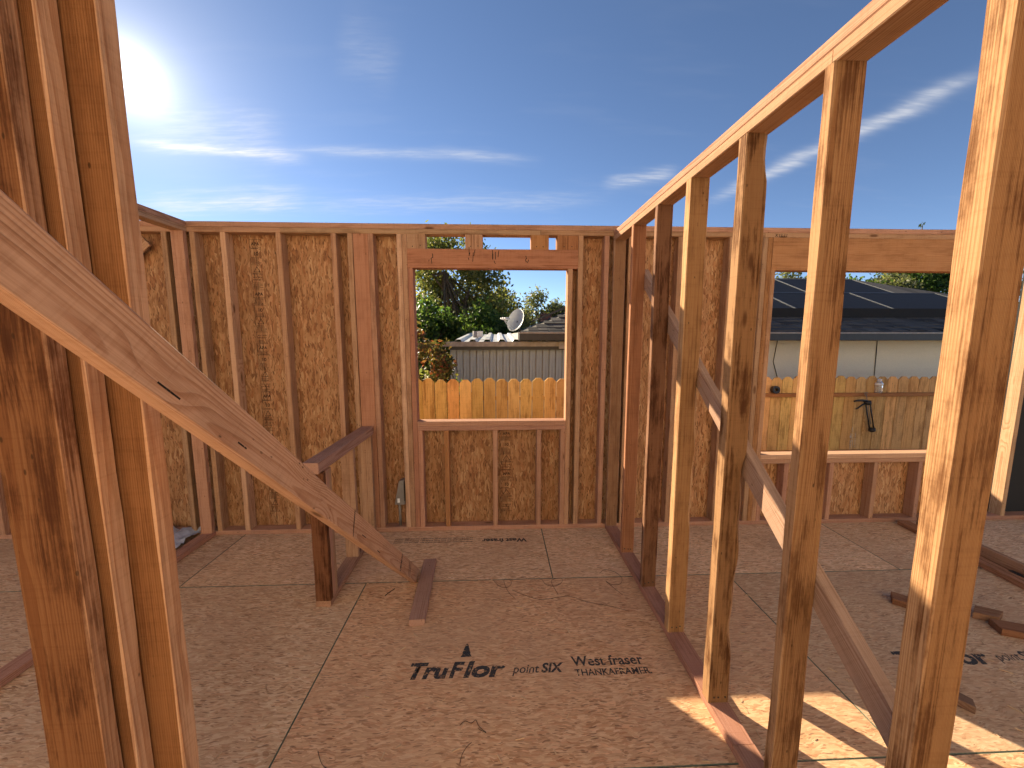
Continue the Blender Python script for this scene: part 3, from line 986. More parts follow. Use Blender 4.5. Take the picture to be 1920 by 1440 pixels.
GR = "timber offcuts on the floor"
scrap("timber_offcut", "brown timber offcut half hidden behind the big near stud", GR, 2.50, 2.06, R(-42), [(-.10, -.0445), (.12, -.0445), (.12, .0445), (-.10, .0445)], TH, (0.27, 0.13, 0.07), 0.6)
scrap("timber_offcut", "slanted-cut timber offcut touching another block, the farther of the two", GR, 2.83, 1.965, R(-30), [(-.075, -.045), (.03, -.045), (.085, .045), (-.03, .045)], TH, (0.30, 0.16, 0.09), 0.5)
scrap("timber_offcut", "dark-sided timber offcut at the right edge of the picture", GR, 2.85, 1.835, R(-22), [(-.10, -.045), (.07, -.045), (.07, .045), (-.10, .045)], TH, (0.25, 0.115, 0.06), 0.7)
scrap("timber_offcut", "red brown timber block beside the near stud, above the dark wedge", GR, 2.125, 1.60, R(8), [(-.12, -.025), (.085, -.025), (.085, .04), (-.12, .04)], TH, (0.30, 0.11, 0.055), 0.4)
scrap("timber_offcut", "dark wedge-shaped offcut peeping out from behind the near stud", GR, 2.035, 1.475, R(-58), [(-.05, -.032), (.065, -.02), (.05, .03), (-.05, .035)], 0.034, (0.22, 0.13, 0.085), 0.4)
b1 = board("loose_board", None, (3.505, 3.06, 0.0198), (3.36, 1.55, 0.0198), (1, 0, 0), 0.089, TH, (0.37, 0.18, 0.10), 0.5)
tag(b1, "long timber lying flat on the floor, nearer of the two loose boards", "board", "loose boards on the floor")
b2 = board("loose_board", None, (3.600, 3.02, 0.0455), (3.50, 1.6, 0.0455), (1, 0, 0), TH, 0.089, (0.40, 0.22, 0.13), 0.4)
tag(b2, "long timber standing on edge behind the flat loose board", "board", "loose boards on the floor")
b3 = box("tape_strip", None, 3.462, 3.492, 2.02, 2.33, 0.0395, 0.0435, BLACK)
tag(b3, "black plastic strip lying on the flat loose board", "strip")

# crumpled film beyond the left partition
bm = bmesh.new()
bmesh.ops.create_grid(bm, x_segments=26, y_segments=20, size=0.5)
rng = random.Random(5)
from mathutils import noise as mnoise
for v in bm.verts:
    v.co.x *= 0.62
    v.co.y *= 0.42
    v.co.z = 0.02 + 0.10 * abs(mnoise.noise(v.co * 7.0)) + 0.04 * abs(mnoise.noise(v.co * 19.0))
ff = from_bm("plastic_sheet", bm, FILM, Matrix.Translation((-2.73, 2.93, 0.0)), smooth=True)
tag(ff, "crumpled pale plastic sheet on the floor behind the left corner partition", "sheet")

# nail-strip wires and splinters
WL = [("curl of dark wire on the floor in front of the window, left of three", [(925, 1088), (935, 1098), (948, 1102), (958, 1096), (957, 1088), (945, 1086), (948, 1100), (955, 1112), (966, 1122)]),
      ("curl of dark wire near the panel joint, middle of three", [(1016, 1086), (1024, 1096), (1040, 1099), (1053, 1092), (1052, 1084), (1034, 1088), (1040, 1104), (1047, 1115)]),
      ("large loop of dark wire on the floor next to the partition", [(1124, 1075), (1134, 1068), (1152, 1072), (1165, 1082), (1164, 1094), (1148, 1096), (1136, 1090), (1148, 1100), (1168, 1116)]),
      ("long thin wire trailing towards the partition across the middle panel", [(960, 1106), (985, 1116), (1015, 1124), (1065, 1118), (1100, 1128), (1150, 1138), (1180, 1146)]),
      ("curled dark wire in the lower part of the floor, below the print", [(862, 1360), (872, 1352), (884, 1356), (892, 1350), (898, 1362), (912, 1374), (896, 1366)]),
      ("short bent wire near the bottom edge of the floor", [(862, 1432), (866, 1416), (874, 1402), (884, 1392)]),
      ("fine curved wire at the bottom left of the floor", [(596, 1408), (600, 1424), (606, 1436), (618, 1444)]),
      ("dark splinter lying diagonally left of the floor block", [(722, 1117), (731, 1110), (740, 1104)])]


def on_floor(x, y, z=0.002):
    d_ = pix_dir(x, y)
    return Vector((0, 0, CAM_H)) + d_ * ((z - CAM_H) / d_.z)


for lab, pts in WL:
    P = [on_floor(*q) for q in pts]
    # smooth the run
    Q = []
    for i in range(len(P) - 1):
        a, b, c, d_ = P[max(i - 1, 0)], P[i], P[i + 1], P[min(i + 2, len(P) - 1)]
        for k in range(5):
            s = k / 5
            Q.append(0.5 * ((2 * b) + (c - a) * s + (2 * a - 5 * b + 4 * c - d_) * s * s + (3 * b - a - 3 * c + d_) * s ** 3))
    Q.append(P[-1])
    o = tube("wire_curl" if "wire" in lab else "wood_splinter", None, Q, 0.0010 if "splinter" not in lab else 0.003, WIRE, 5)
    tag(o, lab, "wire" if "wire" in lab else "splinter", "bits of wire on the floor" if "wire" in lab else None)

bm = bmesh.new()
rng = random.Random(3)
for k in range(420):
    x, y = rng.uniform(-2.2, 4.3), 1.15 + 1.95 * rng.random() ** 1.3
    if PX - 0.02 < x < PX + 0.11:
        continue
    a, l, w_ = rng.uniform(0, 6.28), rng.uniform(0.004, 0.022), rng.uniform(0.0012, 0.004)
    ca, sa = math.cos(a), math.sin(a)
    zt = rng.uniform(0.0015, 0.004)
    q = [(-l, -w_), (l, -w_ * 0.6), (l * 0.9, w_ * 0.5), (-l * 0.8, w_)]
    lo = [bm.verts.new((x + u * ca - v * sa, y + u * sa + v * ca, 0.0004)) for u, v in q]
    hi = [bm.verts.new((x + u * ca - v * sa, y + u * sa + v * ca, zt)) for u, v in q]
    bm.faces.new(hi)
    for i in range(4):
        bm.faces.new((lo[i], lo[(i + 1) % 4], hi[(i + 1) % 4], hi[i]))
ch = from_bm("wood_chips", bm, CHIP)
tag(ch, "fine pale wood chips and sawdust crumbs scattered over the floor", "wood chips", kind="stuff")

# electrical box on the left king stud
eb = empty("metal_box", (-0.80, D + 0.03, 0.24), "grey metal electrical box fixed beside the window studs near the floor", "electrical box")
bm = bmesh.new()
pts = [(-0.085, -0.03, 0.0), (0, -0.03, 0.0), (0, 0.03, 0.0), (-0.085, 0.03, 0.0)]
top_ = [(-0.045, -0.03, 0.20), (0, -0.03, 0.215), (0, 0.03, 0.215), (-0.045, 0.03, 0.20)]
lo = [bm.verts.new(p) for p in pts]
hi = [bm.verts.new(p) for p in top_]
bm.faces.new(lo[::-1])
bm.faces.new(hi)
for i in range(4):
    bm.faces.new((lo[i], lo[(i + 1) % 4], hi[(i + 1) % 4], hi[i]))
bmesh.ops.bevel(bm, geom=bm.edges[:], offset=0.003, segments=2, affect='EDGES')
from_bm("body", bm, STEEL, Matrix.Translation((-0.762, D + 0.03, 0.235)), eb)
box("label_plate", eb, -0.822, -0.803, D - 0.0035, D - 0.0015, 0.255, 0.29, WHITE)
tube("conduit", eb, [(-0.815, D + 0.04, 0.04), (-0.815, D + 0.04, 0.236)], 0.011, STEEL, 10)
box("strap", eb, -0.7645, -0.759, D - 0.012, D - 0.001, 0.27, 0.44, BLACK)

# ================================================================== fences
_pm = {}


def picket_mesh(h, w_=0.1325, th=0.016, ear=0.040):
    k = round(h, 2)
    if k in _pm:
        return _pm[k]
    me = bpy.data.meshes.new("picket")
    hw = w_ / 2
    out = [(-hw, 0), (hw, 0), (hw, h - ear), (hw - ear, h), (-hw + ear, h), (-hw, h - ear)]
    vs = [(x, -th / 2, z - h / 2) for x, z in out] + [(x, th / 2, z - h / 2) for x, z in out]
    n = 6
    fs = [tuple(range(n)), tuple(range(2 * n - 1, n - 1, -1))]
    for i in range(n):
        j = (i + 1) % n
        fs.append((j, i, i + n, j + n))
    me.from_pydata(vs, [], fs)
    bm = bmesh.new()
    bm.from_mesh(me)
    bmesh.ops.recalc_face_normals(bm, faces=bm.faces)
    bm.to_mesh(me)
    bm.free()
    me.materials.append(LUM)
    _pm[k] = me
    return me


def fence(label, x0, x1, Y, top, pitch, rail_side, zg=-0.70, cc=AMBER):
    f = empty("fence", ((x0 + x1) / 2, Y, zg), label, "fence")
    x = x0
    while x < x1:
        dz_ = random.choice((0, 0, 0.006, -0.006, 0.011))
        h = top - zg - 0.03
        o = mesh_obj("picket", picket_mesh(h), LUM,
                     Matrix.Translation((x, Y + random.uniform(-.0015, .0015), zg + 0.03 + h / 2 + dz_)) @ Matrix.Rotation(random.uniform(-.004, .004), 4, 'Y'), f)
        paint(o, jit(cc, 0.22), random.uniform(0.2, 0.7))
        x += pitch
    sgn = -1 if rail_side == 'near' else 1
    for z in (top - 0.205, top - 0.95, zg + 0.18):
        o = xboard("rail", f, x0 - 0.08, x1, *sorted((Y + sgn * 0.0105, Y + sgn * 0.0495)), z - 0.0445, z + 0.0, jit(AMBER, 0.1), 0.3)
    xx = x0 - 0.1
    while xx < x1 + 0.4:
        vstud("post", f, xx - 0.0445, xx + 0.0445, *sorted((Y + sgn * 0.051, Y + sgn * 0.14)), zg - 0.15, top - 0.17, jit(BROWN, 0.1), 0.4) if not (rail_side == 'near' and 3.3 < xx < 6.6) else None
        xx += 2.4
    return f


fence("orange cedar dog-eared picket fence seen through the middle window", -2.6, 2.2, 4.46, 1.128, 0.1400, 'far', cc=(0.82, 0.55, 0.21))
f2 = fence("brown cedar picket fence with a rail facing the room, right-hand window", 2.42, 8.3, 4.74, 1.108, 0.1385, 'near', cc=(0.80, 0.48, 0.19))
# white drips of sealant on the right fence
bm = bmesh.new()
rng = random.Random(8)
for k in range(7):
    a = 4.60 + rng.uniform(-0.05, 0.06)
    z1_ = 0.42 + rng.uniform(-0.12, 0.06)
    wd = rng.uniform(0.003, 0.009)
    vs = [bm.verts.new(q) for q in ((a, 0, z1_), (a + wd, 0, z1_), (a + wd * 0.7 + 0.01, 0, z1_ - rng.uniform(0.1, 0.3)), (a + 0.01, 0, z1_ - 0.2))]
    bm.faces.new(vs)
from_bm("sealant_smear", bm, make_ink("sealant", (0.55, 0.52, 0.47), 0.42), Matrix.Translation((0, 4.7285, 0)), f2)

# caulking gun hanging from the rail
cg = empty("caulking_gun", (4.66, 4.66, 0.43), "black caulking gun hanging from the fence rail", "caulking gun")
ax0, ax1 = Vector((4.672, 4.665, 0.80)), Vector((4.775, 4.665, 0.425))
ad = (ax1 - ax0).normalized()
sd = ad.cross(Vector((0, 1, 0))).normalized()
bm = bmesh.new()
for s in (-1, 1):
    bm_tube(bm, [ax0 + sd * 0.028 * s, ax1 + sd * 0.028 * s], 0.0075, 8)
bm_tube(bm, [ax0 + Vector((0, 0.028, 0)), ax1 + Vector((0, 0.028, 0))], 0.0075, 8)
o = from_bm("cradle", bm, BLACK, None, cg, True)
tube("end_cap", cg, [ax1 - ad * 0.03, ax1 + ad * 0.008], 0.038, BLACK, 18)
tube("collar", cg, [ax0 - ad * 0.006, ax0 + ad * 0.035], 0.038, BLACK, 18)
tube("rod", cg, [ax0 - ad * 0.10, ax0 + ad * 0.30], 0.0045, STEEL, 8)
tube("hook", cg, [ax0 - ad * 0.10 + Vector((0.02 * math.cos(t), 0, 0.02 * math.sin(t))) for t in [k * 0.5 for k in range(10)]], 0.004, STEEL, 6)
hb = ax0 + Vector((-0.01, 0, 0.005))
tube("handle", cg, [hb, hb + Vector((-0.06, 0, 0.012)), hb + Vector((-0.14, 0, 0.005)), hb + Vector((-0.165, 0, -0.002))], [0.016, 0.012, 0.011, 0.010], BLACK, 10)
tube("trigger", cg, [hb + Vector((0, 0, -0.02)), hb + Vector((-0.05, 0, -0.045)), hb + Vector((-0.115, 0, -0.095)), hb + Vector((-0.13, 0, -0.10))], [0.012, 0.009, 0.009, 0.008], BLACK, 10)
# clear tub and a small black roll on the rail
cu_ = empty("plastic_bottle", (4.84, 4.70, 0.903), "small clear plastic bottle standing on the fence rail above the caulking gun", "bottle")
m_, t_ = mat("clear_plastic")
b_ = t_.n('ShaderNodeBsdfPrincipled', {'Base Color': (0.85, 0.88, 0.88, 1), 'Roughness': 0.15, 'Transmission Weight': 0.75, 'IOR': 1.3})
t_.link(b_.outputs[0], t_.n('ShaderNodeOutputMaterial').inputs[0])
tube("bottle_body", cu_, [(4.84, 4.705, 0.904), (4.84, 4.705, 0.92), (4.84, 4.705, 1.03), (4.84, 4.705, 1.055)], [0.036, 0.04, 0.04, 0.022], m_, 20)
tube("bottle_band", cu_, [(4.84, 4.705, 1.0), (4.84, 4.705, 1.028)], 0.0412, WHITE, 20)
tube("bottle_cap", cu_, [(4.84, 4.705, 1.056), (4.84, 4.705, 1.08)], 0.023, WHITE, 16)
bm = bmesh.new()
n = 20
for (ri, ro, z0, z1) in ((0.022, 0.048, 0, 0.05),):
    rr = [[bm.verts.new((r_ * math.cos(a), r_ * math.sin(a), z)) for a in [2 * math.pi * k / n for k in range(n)]] for r_, z in ((ri, z0), (ro, z0), (ro, z1), (ri, z1))]
    for k in range(n):
        j = (k + 1) % n
        for a, b in ((0, 1), (1, 2), (2, 3), (3, 0)):
            bm.faces.new((rr[a][k], rr[a][j], rr[b][j], rr[b][k]))
o = from_bm("tape_roll", bm, BLACK, Matrix.Translation((3.462, 4.69, 0.953)) @ Matrix.Rotation(R(82), 4, 'X'))
tag(o, "small black roll of tape on the fence rail by the window jamb", "tape roll")
# red tool on the plate of the door bay
rt = empty("hand_tool", (4.22, D + 0.16, 0.0), "small red and white hand tool on the ledge beyond the door bay", "tool")
tube("grip", rt, [(4.10, DO + 0.10, 0.07), (4.17, DO + 0.10, 0.10), (4.24, DO + 0.10, 0.085)], [0.014, 0.018, 0.013], REDP, 10)
tube("blade", rt, [(4.24, DO + 0.10, 0.085), (4.31, DO + 0.10, 0.075)], [0.008, 0.005], GALV, 8)
bx = box("step_crate", None, 3.86, 4.34, DO + 0.03, DO + 0.42, -0.72, 0.055, FASCIA, 0.006)
tag(bx, "grey wooden landing outside the door bay", "landing")

# ================================================================== grey shed behind the fence
shed = empty("garden_shed", (0.2, 5.95, -0.72), "low grey board-clad shed behind the orange fence", "shed")
SY = 5.93
x = -0.70
k = 0
while x < 1.46:
    box("siding_board", shed, x, x + 0.088, SY - 0.002, SY + 0.016, -0.70, 1.44, SIDING)
    x += 0.1005
    k += 1
box("backing_wall", shed, -0.69, 1.46, SY + 0.018, SY + 0.03, -0.70, 1.44, FASCIA)
box("side_wall", shed, -0.70, -0.682, SY + 0.031, 8.9, -0.70, 1.45, SIDING)
box("rear_wall", shed, -0.68, 1.5, 8.85, 8.9, -0.70, 1.5, SIDING)
box("fascia", shed, -0.80, 1.02, SY - 0.115, SY - 0.092, 1.465, 1.535, FASCIA)
box("gutter", shed, -0.72, 1.02, SY - 0.09, SY - 0.012, 1.415, 1.47, GUTTER)
box("corner_block", shed, 0.93, 1.14, SY - 0.15, SY - 0.118, 1.43, 1.54, FASCIA)
# ribbed roof sheets, rising away from the camera
for i in range(8):
    xa = -0.62 + i * 0.215
    bm = bmesh.new()
    prof = [(0, 0.0), (0.022, 0.034), (0.085, 0.034), (0.107, 0.0), (0.2135, 0.0)]
    rows = []
    for yy, zz in ((SY - 0.11, 1.537), (9.0, 1.66)):
        rows.append([bm.verts.new((xa + a, yy, zz + b)) for a, b in prof])
        rows.append([bm.verts.new((xa + a, yy, zz + b - 0.004)) for a, b in prof])
    for q in range(4):
        bm.faces.new((rows[0][q], rows[0][q + 1], rows[2][q + 1], rows[2][q]))
        bm.faces.new((rows[1][q + 1], rows[1][q], rows[3][q], rows[3][q + 1]))
        bm.faces.new((rows[0][q + 1], rows[0][q], rows[1][q], rows[1][q + 1]))
    from_bm("roof_sheet", bm, GALV, None, shed)
tube("vent_pipe", shed, [(-0.345, 6.5, 1.50), (-0.345, 6.5, 1.70)], 0.045, FASCIA, 14)
box("vent_cap", shed, -0.32, -0.225, 6.45, 6.55, 1.60, 1.70, GALV, 0.004)

# satellite dish
ds = empty("satellite_dish", (0.40, 6.9, 1.62), "round white satellite dish on the roof beyond the window", "satellite dish")
dc, dn = Vector((0.335, 6.9, 1.90)), Vector((-0.66, -0.66, 0.36)).normalized()
s1 = dn.cross(Vector((0, 0, 1))).normalized()
s2 = s1.cross(dn)
bm = bmesh.new()
rings = []
for r_ in (0.0, 0.06, 0.11, 0.15, 0.185, 0.20):
    dep = -0.055 * (1 - (r_ / 0.20) ** 2)
    if r_ == 0:
        rings.append([bm.verts.new(dc + dn * dep)])
    else:
        rings.append([bm.verts.new(dc + dn * dep + (s1 * math.cos(a) * 0.93 + s2 * math.sin(a) * 1.05) * r_) for a in [2 * math.pi * k / 36 for k in range(36)]])
for k in range(36):
    bm.faces.new((rings[0][0], rings[1][k], rings[1][(k + 1) % 36]))
for a, b in zip(rings[1:], rings[2:]):
    for k in range(36):
        bm.faces.new((a[k], b[k], b[(k + 1) % 36], a[(k + 1) % 36]))
geom = bmesh.ops.solidify(bm, geom=bm.faces[:], thickness=0.007)
from_bm("reflector", bm, DISH, None, ds, True)
lnb = dc + dn * 0.27 - s2 * 0.10
low = dc - s2 * 0.20
for s in (-1, 1):
    tube("feed_arm", ds, [low + s1 * 0.035 * s, lnb + s1 * 0.012 * s], 0.006, GALV, 8)
for s in (-0.045, 0.0, 0.045):
    tube("receiver", ds, [lnb + s1 * s + dn * 0.03, lnb + s1 * s - dn * 0.05 + s2 * 0.03], [0.016, 0.023], WHITE, 12)
tube("mast", ds, [dc - dn * 0.06, dc - dn * 0.09 - s2 * 0.10, Vector((0.47, 6.95, 1.60))], 0.017, BLACK, 10)
tube("strut", ds, [dc - dn * 0.08 - s2 * 0.08, Vector((0.56, 6.85, 1.60))], 0.012, BLACK, 8)

# ================================================================== unseen wall added behind the camera for warm bounce light
bounce = empty("bounce_wall", (0, -2.6, -0.72), "unseen pale stucco wall added behind the camera to bounce light into the room", "house")
OW = simple("pale_stucco", (0.70, 0.635, 0.54), 0.9, var=0.06, scale=60, bump=0.3)
for x0, x1, z0, z1 in ((-5.6, -1.2, -0.72, 5.3), (1.2, 5.4, -0.72, 5.3), (-1.2, 1.2, 2.1, 5.3)):
    box("wall", bounce, x0, x1, -2.75, -2.55, z0, z1, OW)
box("door_leaf", bounce, -1.2, 1.2, -2.72, -2.68, 0.0, 2.1, WHITE)
box("soffit", bounce, -5.9, 5.7, -2.95, -2.30, 5.302, 5.33, FASCIA)
box("fascia", bounce, -5.9, 5.7, -2.299, -2.27, 5.22, 5.36, GUTTER)

# ================================================================== neighbour's house
house = empty("neighbour_house", (5.9, 9.0, -0.72), "cream stucco house with dark hip roof and solar panels behind the right fence", "house")
HX0, HX1, HY0, HY1 = 0.35, 11.4, 5.80, 12.20
SL = 0.407
ZE = 1.665
box("wall", house, 1.5, 11.0, 6.25, 11.9, -0.72, 1.62, STUCCO)
box("soffit", house, HX0 + 0.02, HX1 - 0.02, HY0 + 0.02, HY1, 1.585, 1.605, FASCIA)
ms = (HY1 - HY0) / 2
bm = bmesh.new()
e4 = [bm.verts.new(q) for q in ((HX0, HY0, ZE - 0.02), (HX1, HY0, ZE - 0.02), (HX1, HY1, ZE - 0.02), (HX0, HY1, ZE - 0.02))]
r0 = bm.verts.new((HX0 + ms, HY0 + ms, ZE - 0.02 + SL * ms))
r1 = bm.verts.new((HX1 - ms, HY0 + ms, ZE - 0.02 + SL * ms))
for q in ((e4[0], e4[1], r1, r0), (e4[1], e4[2], r1), (e4[2], e4[3], r0, r1), (e4[3], e4[0], r0), (e4[3], e4[2], e4[1], e4[0])):
    bm.faces.new(q)
roof = from_bm("roof", bm, SHING, None, house)
box("gutter", house, HX0 - 0.02, HX1 + 0.02, HY0 - 0.13, HY0 - 0.006, 1.552, 1.672, GUTTER, 0.008)
box("gutter_lip", house, HX0 - 0.02, HX1 + 0.02, HY0 - 0.136, HY0 - 0.1305, 1.655, 1.676, FASCIA)
box("fascia", house, HX0 - 0.03, HX0 - 0.006, HY0 - 0.02, HY1, 1.56, 1.67, FASCIA)
# shingle courses on the front slope (and the left hip)
sl_len = math.hypot(1, SL)
ns = Vector((0, -SL, 1)).normalized()
for k in range(14):
    y0 = HY0 - 0.02 + k * 0.135
    y1 = y0 + 0.15
    inset0 = max(0, y0 - HY0)
    bm = bmesh.new()
    xa, xb = HX0 + inset0 + 0.02, HX1 - inset0 - 0.02
    rg = random.Random(k)
    x = xa
    while x < xb:
        x2 = min(x + rg.uniform(0.13, 0.27), xb)
        lift = rg.choice((0.010, 0.015, 0.021))
        yf = y0 - rg.choice((0, 0, 0.012))
        zf = ZE - 0.02 + SL * (y0 - HY0)
        zb = ZE - 0.02 + SL * (y1 - HY0)
        a = [bm.verts.new(q) for q in ((x, yf, zf + lift), (x2 - 0.004, yf, zf + lift), (x2 - 0.004, y1, zb + 0.004), (x, y1, zb + 0.004), (x, yf, zf + 0.001), (x2 - 0.004, yf, zf + 0.001))]
        bm.faces.new((a[0], a[1], a[2], a[3]))
        bm.faces.new((a[4], a[5], a[1], a[0]))
        x = x2
    from_bm("shingle_course", bm, SHING, None, house)
# solar panels: two rows of landscape modules on rails
PWd, PHt = 1.72, 1.02


def solar(cx, cy, slope_dir='front'):
    zz = ZE + SL * (cy - HY0) + 0.115
    yv = Vector((0, 1, SL)).normalized()
    xv = Vector((1, 0, 0))
    nv = xv.cross(yv)
    mw = Matrix((xv, yv, nv)).transposed().to_4x4()
    mw.translation = (cx, cy, zz)
    bm = bmesh.new()
    for q in ((-PWd / 2, -PWd / 2 + 0.022, -PHt / 2, PHt / 2), (PWd / 2 - 0.022, PWd / 2, -PHt / 2, PHt / 2),
              (-PWd / 2 + 0.022, PWd / 2 - 0.022, -PHt / 2, -PHt / 2 + 0.022), (-PWd / 2 + 0.022, PWd / 2 - 0.022, PHt / 2 - 0.022, PHt / 2)):
        bm_box(bm, *q, -0.035, 0.003)
    fr = from_bm("solar_panel", bm, SFRAME, mw, house)
    bm = bmesh.new()
    bm_box(bm, -PWd / 2 + 0.021, PWd / 2 - 0.021, -PHt / 2 + 0.021, PHt / 2 - 0.021, -0.006, 0.0)
    from_bm("panel_glass", bm, SOLAR, mw, fr)
    bm = bmesh.new()
    bm_box(bm, PWd / 2 + 0.001, PWd / 2 + 0.009, -PHt / 2, PHt / 2, 0.0, 0.006)
    from_bm("panel_clamp_strip", bm, SCLAMP, mw, fr)


for row, (cy, xs) in enumerate(((6.5 + 0.47, [5.09 - 0.87 + 1.735 * k for k in range(-1, 3)]), (6.5 + 0.47 + 0.955, [6.01 - 0.87 + 1.735 * k for k in range(-1, 2)]))):
    for cx in xs:
        solar(cx + 0.02, cy)
yv = Vector((0, 1, 0))
xv = Vector((1, 0, SL)).normalized()
nv = xv.cross(yv)
for yy in (8.35, 9.39):
    mw = Matrix((xv, yv, nv)).transposed().to_4x4()
    mw.translation = (1.62, yy, ZE + SL * (1.62 - HX0) + 0.115)
    bm = bmesh.new()
    bm_box(bm, -0.86, 0.86, -0.51, 0.51, -0.035, 0.003)
    fr = from_bm("solar_panel", bm, SFRAME, mw, house)
    bm = bmesh.new()
    bm_box(bm, -0.84, 0.84, -0.49, 0.49, 0.0035, 0.006)
    from_bm("panel_glass", bm, SOLAR, mw, fr)
# dark strip standing in for the shadow gap under the lowest row
zz = ZE + SL * (6.5 - HY0)
box("panel_gap_shade", house, 1.64, 8.56, 6.465, 6.495, zz - 0.02, zz + 0.135, PAPER)
for xx, yy in ((1.25, 9.5),):
    box("chimney", house, 1.38, 1.66, 11.9, 12.2, 1.61, 2.30, BRICK)
# cables on the stucco
tube("cable", house, [(4.60, 6.24, 1.55), (4.56, 6.243, 1.2), (4.70, 6.243, 0.8)], 0.006, GUTTER, 6)
tube("cable", house, [(6.30, 6.24, 1.58), (6.32, 6.243, 1.0), (6.31, 6.243, -0.2)], 0.006, GUTTER, 6)

# ================================================================== trees and shrubs
def leaf_cloud(clumps, n_per, size, m, name, parent, seed, squash=1.0, origin=(0, 0, 0)):
    """many small folded leaves spread through a set of clumps (centre, radius)"""
    rg = np.random.default_rng(seed)
    P = []
    for c, r_ in clumps:
        k = max(4, int(n_per * (r_ ** 2)))
        v = rg.normal(size=(k, 3))
        v /= np.linalg.norm(v, axis=1)[:, None]
        rad = r_ * (0.35 + 0.65 * rg.random(k) ** 0.5) * (1 + 0.25 * rg.normal(size=k))
        v *= rad[:, None]
        v[:, 2] *= squash
        P.append(v + np.array(c))
    P = np.concatenate(P) - np.array(origin)
    n = len(P)
    d = rg.normal(size=(n, 3))
    d[:, 2] -= 0.4
    d /= np.linalg.norm(d, axis=1)[:, None]
    e = np.cross(d, rg.normal(size=(n, 3)))
    e /= np.linalg.norm(e, axis=1)[:, None]
    s = size * (0.6 + 0.8 * rg.random(n))[:, None]
    V = np.empty((n, 4, 3))
    V[:, 0] = P - d * s * 0.5
    V[:, 1] = P + e * s * 0.27
    V[:, 2] = P + d * s * 0.55
    V[:, 3] = P - e * s * 0.27
    me = bpy.data.meshes.new(name)
    me.vertices.add(n * 4)
    me.vertices.foreach_set("co", V.reshape(-1).astype(np.float32))
    me.loops.add(n * 4)
    me.loops.foreach_set("vertex_index", np.arange(n * 4, dtype=np.int32))
    me.polygons.add(n)
    me.polygons.foreach_set("loop_start", np.arange(0, n * 4, 4, dtype=np.int32))
    me.update()
    me.validate()
    return mesh_obj(name, me, m, Matrix.Translation(origin), parent)


def tree(name, label, x, y, h, rx, rz, m, n_clump, n_per, leaf, seed, z0=-0.72, base=0.35, cat="tree", group=None, shoots=0):
    rg = random.Random(seed)
    t = empty(name, (x, y, z0), label, cat, group)
    zc_ = z0 + h - rz
    bm = bmesh.new()
    pts = [Vector((x, y, z0))]
    for k in range(1, 6):
        pts.append(Vector((x + rg.uniform(-.12, .12) * k * 0.4, y + rg.uniform(-.12, .12) * k * 0.4, z0 + (zc_ - z0 + rz * 0.5) * k / 5)))
    r0_ = 0.022 * h + 0.02
    o3 = pts[0]
    bm_tube(bm, [p - o3 for p in pts], [r0_ * (1 - 0.15 * k) for k in range(6)], 8)
    clumps = []
    for k in range(n_clump):
        u = rg.uniform(-1, 1)
        a = rg.uniform(0, 6.283)
        q = math.sqrt(1 - u * u)
        f = rg.uniform(0.45, 1.0) ** 0.6
        c = Vector((x + rx * f * q * math.cos(a), y + rx * f * q * math.sin(a), zc_ + rz * f * u))
        r_ = rg.uniform(0.20, 0.42) * min(rx, rz)
        clumps.append((c, r_))
        if k % 2 == 0:
            st = pts[rg.randint(2, 5)]
            mid = (st + c) / 2 + Vector((0, 0, -0.1 * rx))
            bm_tube(bm, [st - o3, mid - o3, c - o3], [r0_ * 0.35, r0_ * 0.22, r0_ * 0.08], 5)
    for k in range(shoots):
        a = rg.uniform(0, 6.28)
        c = Vector((x + rx * 0.6 * math.cos(a), y + rx * 0.6 * math.sin(a), z0 + h * 0.9))
        for j in range(4):
            clumps.append((c + Vector((rg.uniform(-.05, .05), 0, 0.16 * j * rx)), 0.16 * min(rx, rz)))
    from_bm("trunk", bm, BARK, Matrix.Translation(o3), t, True)
    leaf_cloud(clumps, n_per, leaf, m, "crown", t, seed, origin=(x, y, zc_))
    return t


tree("broadleaf_tree", "tall olive green tree filling the left of the middle window", -1.5, 13.5, 5.72, 1.75, 2.6, LEAF, 85, 950, 0.13, 1)
tree("broadleaf_tree", "lower grey green tree right of the tall one in the middle window", 0.15, 16.5, 4.35, 1.25, 1.8, LEAFG, 50, 1500, 0.13, 2)
tree("broadleaf_tree", "small round tree above the neighbour's roof edge in the middle window", 2.15, 18.0, 4.2, 1.15, 1.6, LEAFG, 50, 1500, 0.13, 3)
tree("broadleaf_tree", "yellowing slim tree against the left jamb of the middle window", -2.55, 12.0, 3.75, 0.65, 1.4, LEAFR, 26, 2400, 0.10, 4)
tree("broadleaf_tree", "brownish leafless-looking small tree behind the satellite dish", 1.0, 17.0, 3.1, 0.45, 0.9, LEAFR, 18, 1800, 0.09, 14)
tree("hedge_shrub", "dense dark green shrub behind the shed, left part", -1.75, 9.8, 3.05, 0.95, 1.35, LEAFD, 48, 2400, 0.12, 5, cat="shrub")
tree("hedge_shrub", "dense bright green shrub behind the shed roof and vent", -0.35, 10.0, 2.95, 0.95, 1.3, LEAFD, 48, 2400, 0.12, 6, cat="shrub")
tree("hedge_shrub", "low dark shrub just left of the satellite dish", 0.45, 10.4, 2.65, 0.75, 1.2, LEAFD, 40, 2400, 0.11, 16, cat="shrub")
tree("autumn_shrub", "red and yellow leaved shrub between the orange fence and the shed", -1.0, 5.35, 2.60, 0.36, 0.95, LEAFR, 44, 5200, 0.062, 7, cat="shrub")
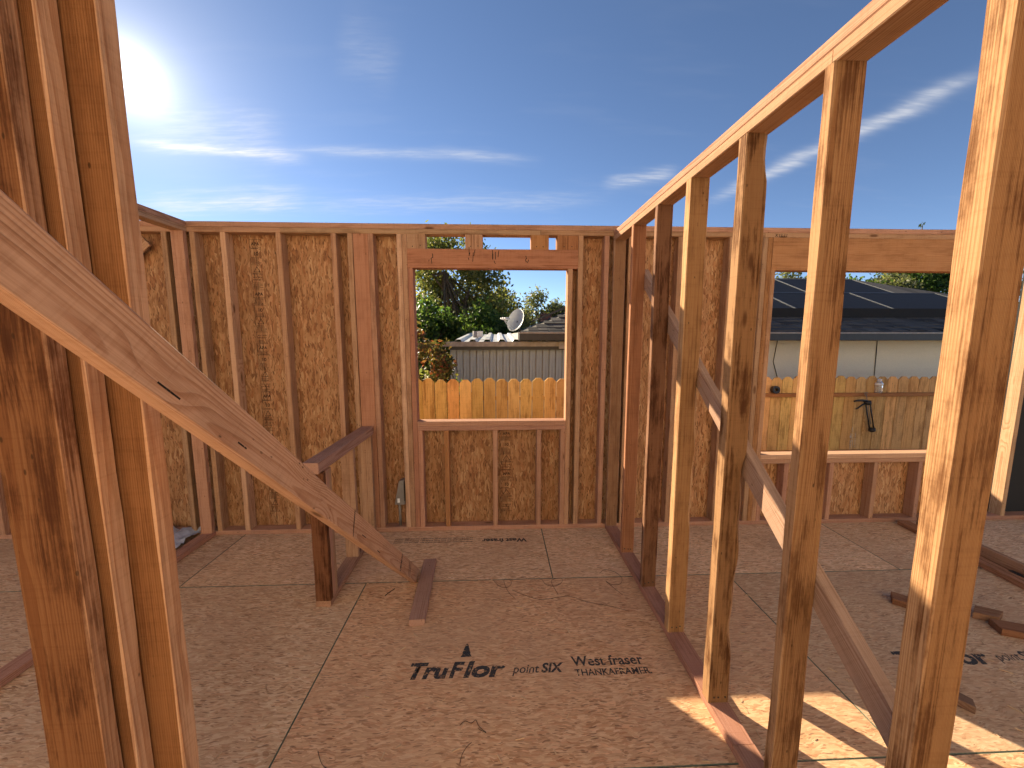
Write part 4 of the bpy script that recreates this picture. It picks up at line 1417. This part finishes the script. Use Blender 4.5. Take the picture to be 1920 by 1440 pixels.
tree("autumn_shrub", "olive shrub at the foot of the red leaved shrub, by the shed corner", -0.74, 5.30, 2.05, 0.30, 0.75, LEAF, 34, 5200, 0.062, 8, cat="shrub")
tree("broadleaf_tree", "tree whose bare tip shows above the left part of the wall", -6.0, 10.2, 5.15, 0.5, 1.6, LEAFG, 14, 300, 0.08, 9, shoots=1)


def conifer(label, x, y, h, r_, seed, m=NEEDLE, z0=-0.72):
    rg = random.Random(seed)
    t = empty("conifer_tree", (x, y, z0), label, "tree", "conifers beyond the neighbour's roof")
    tube("trunk", t, [(x, y, z0), (x, y, z0 + h)], [0.16, 0.02], BARK, 8)
    cl = []
    z = 0.12
    while z < 0.99:
        rr_ = r_ * (1 - z) ** 0.85
        for k in range(max(2, int(9 * (1 - z)) + 1)):
            a = rg.uniform(0, 6.28)
            f = rg.uniform(0.3, 1.0)
            cl.append((Vector((x + rr_ * f * math.cos(a), y + rr_ * f * math.sin(a), z0 + h * z - 0.25 * f)), 0.12 + 0.28 * r_ * (1 - z)))
        z += 0.055
    cl.append((Vector((x, y, z0 + h)), 0.10))
    leaf_cloud(cl, 1200, 0.16, m, "crown", t, seed, origin=(x, y, z0 + h / 2))


conifer("pointed conifer whose tip rises above the right wall plate", 21.9, 20.0, 8.0, 2.0, 31)
tree("broadleaf_tree", "dark bushy tree just beyond the hip of the neighbour's roof", 14.7, 16.0, 4.9, 1.5, 2.2, LEAFD, 60, 1500, 0.14, 32)
tree("broadleaf_tree", "dark bushy tree right of the pale one beyond the roof", 18.6, 17.0, 5.6, 1.7, 2.6, LEAFD, 60, 1500, 0.14, 33)
conifer("big dark conifer at the right edge of the picture", 16.2, 12.0, 6.4, 2.1, 34)
tree("broadleaf_tree", "paler green tree between two dark ones beyond the roof", 16.7, 16.4, 5.0, 1.4, 2.0, LEAFG, 60, 1400, 0.14, 35)
tree("broadleaf_tree", "grey green tree behind the neighbour's ridge", 14.0, 18.0, 5.3, 1.4, 1.8, LEAFG, 36, 1400, 0.14, 36)
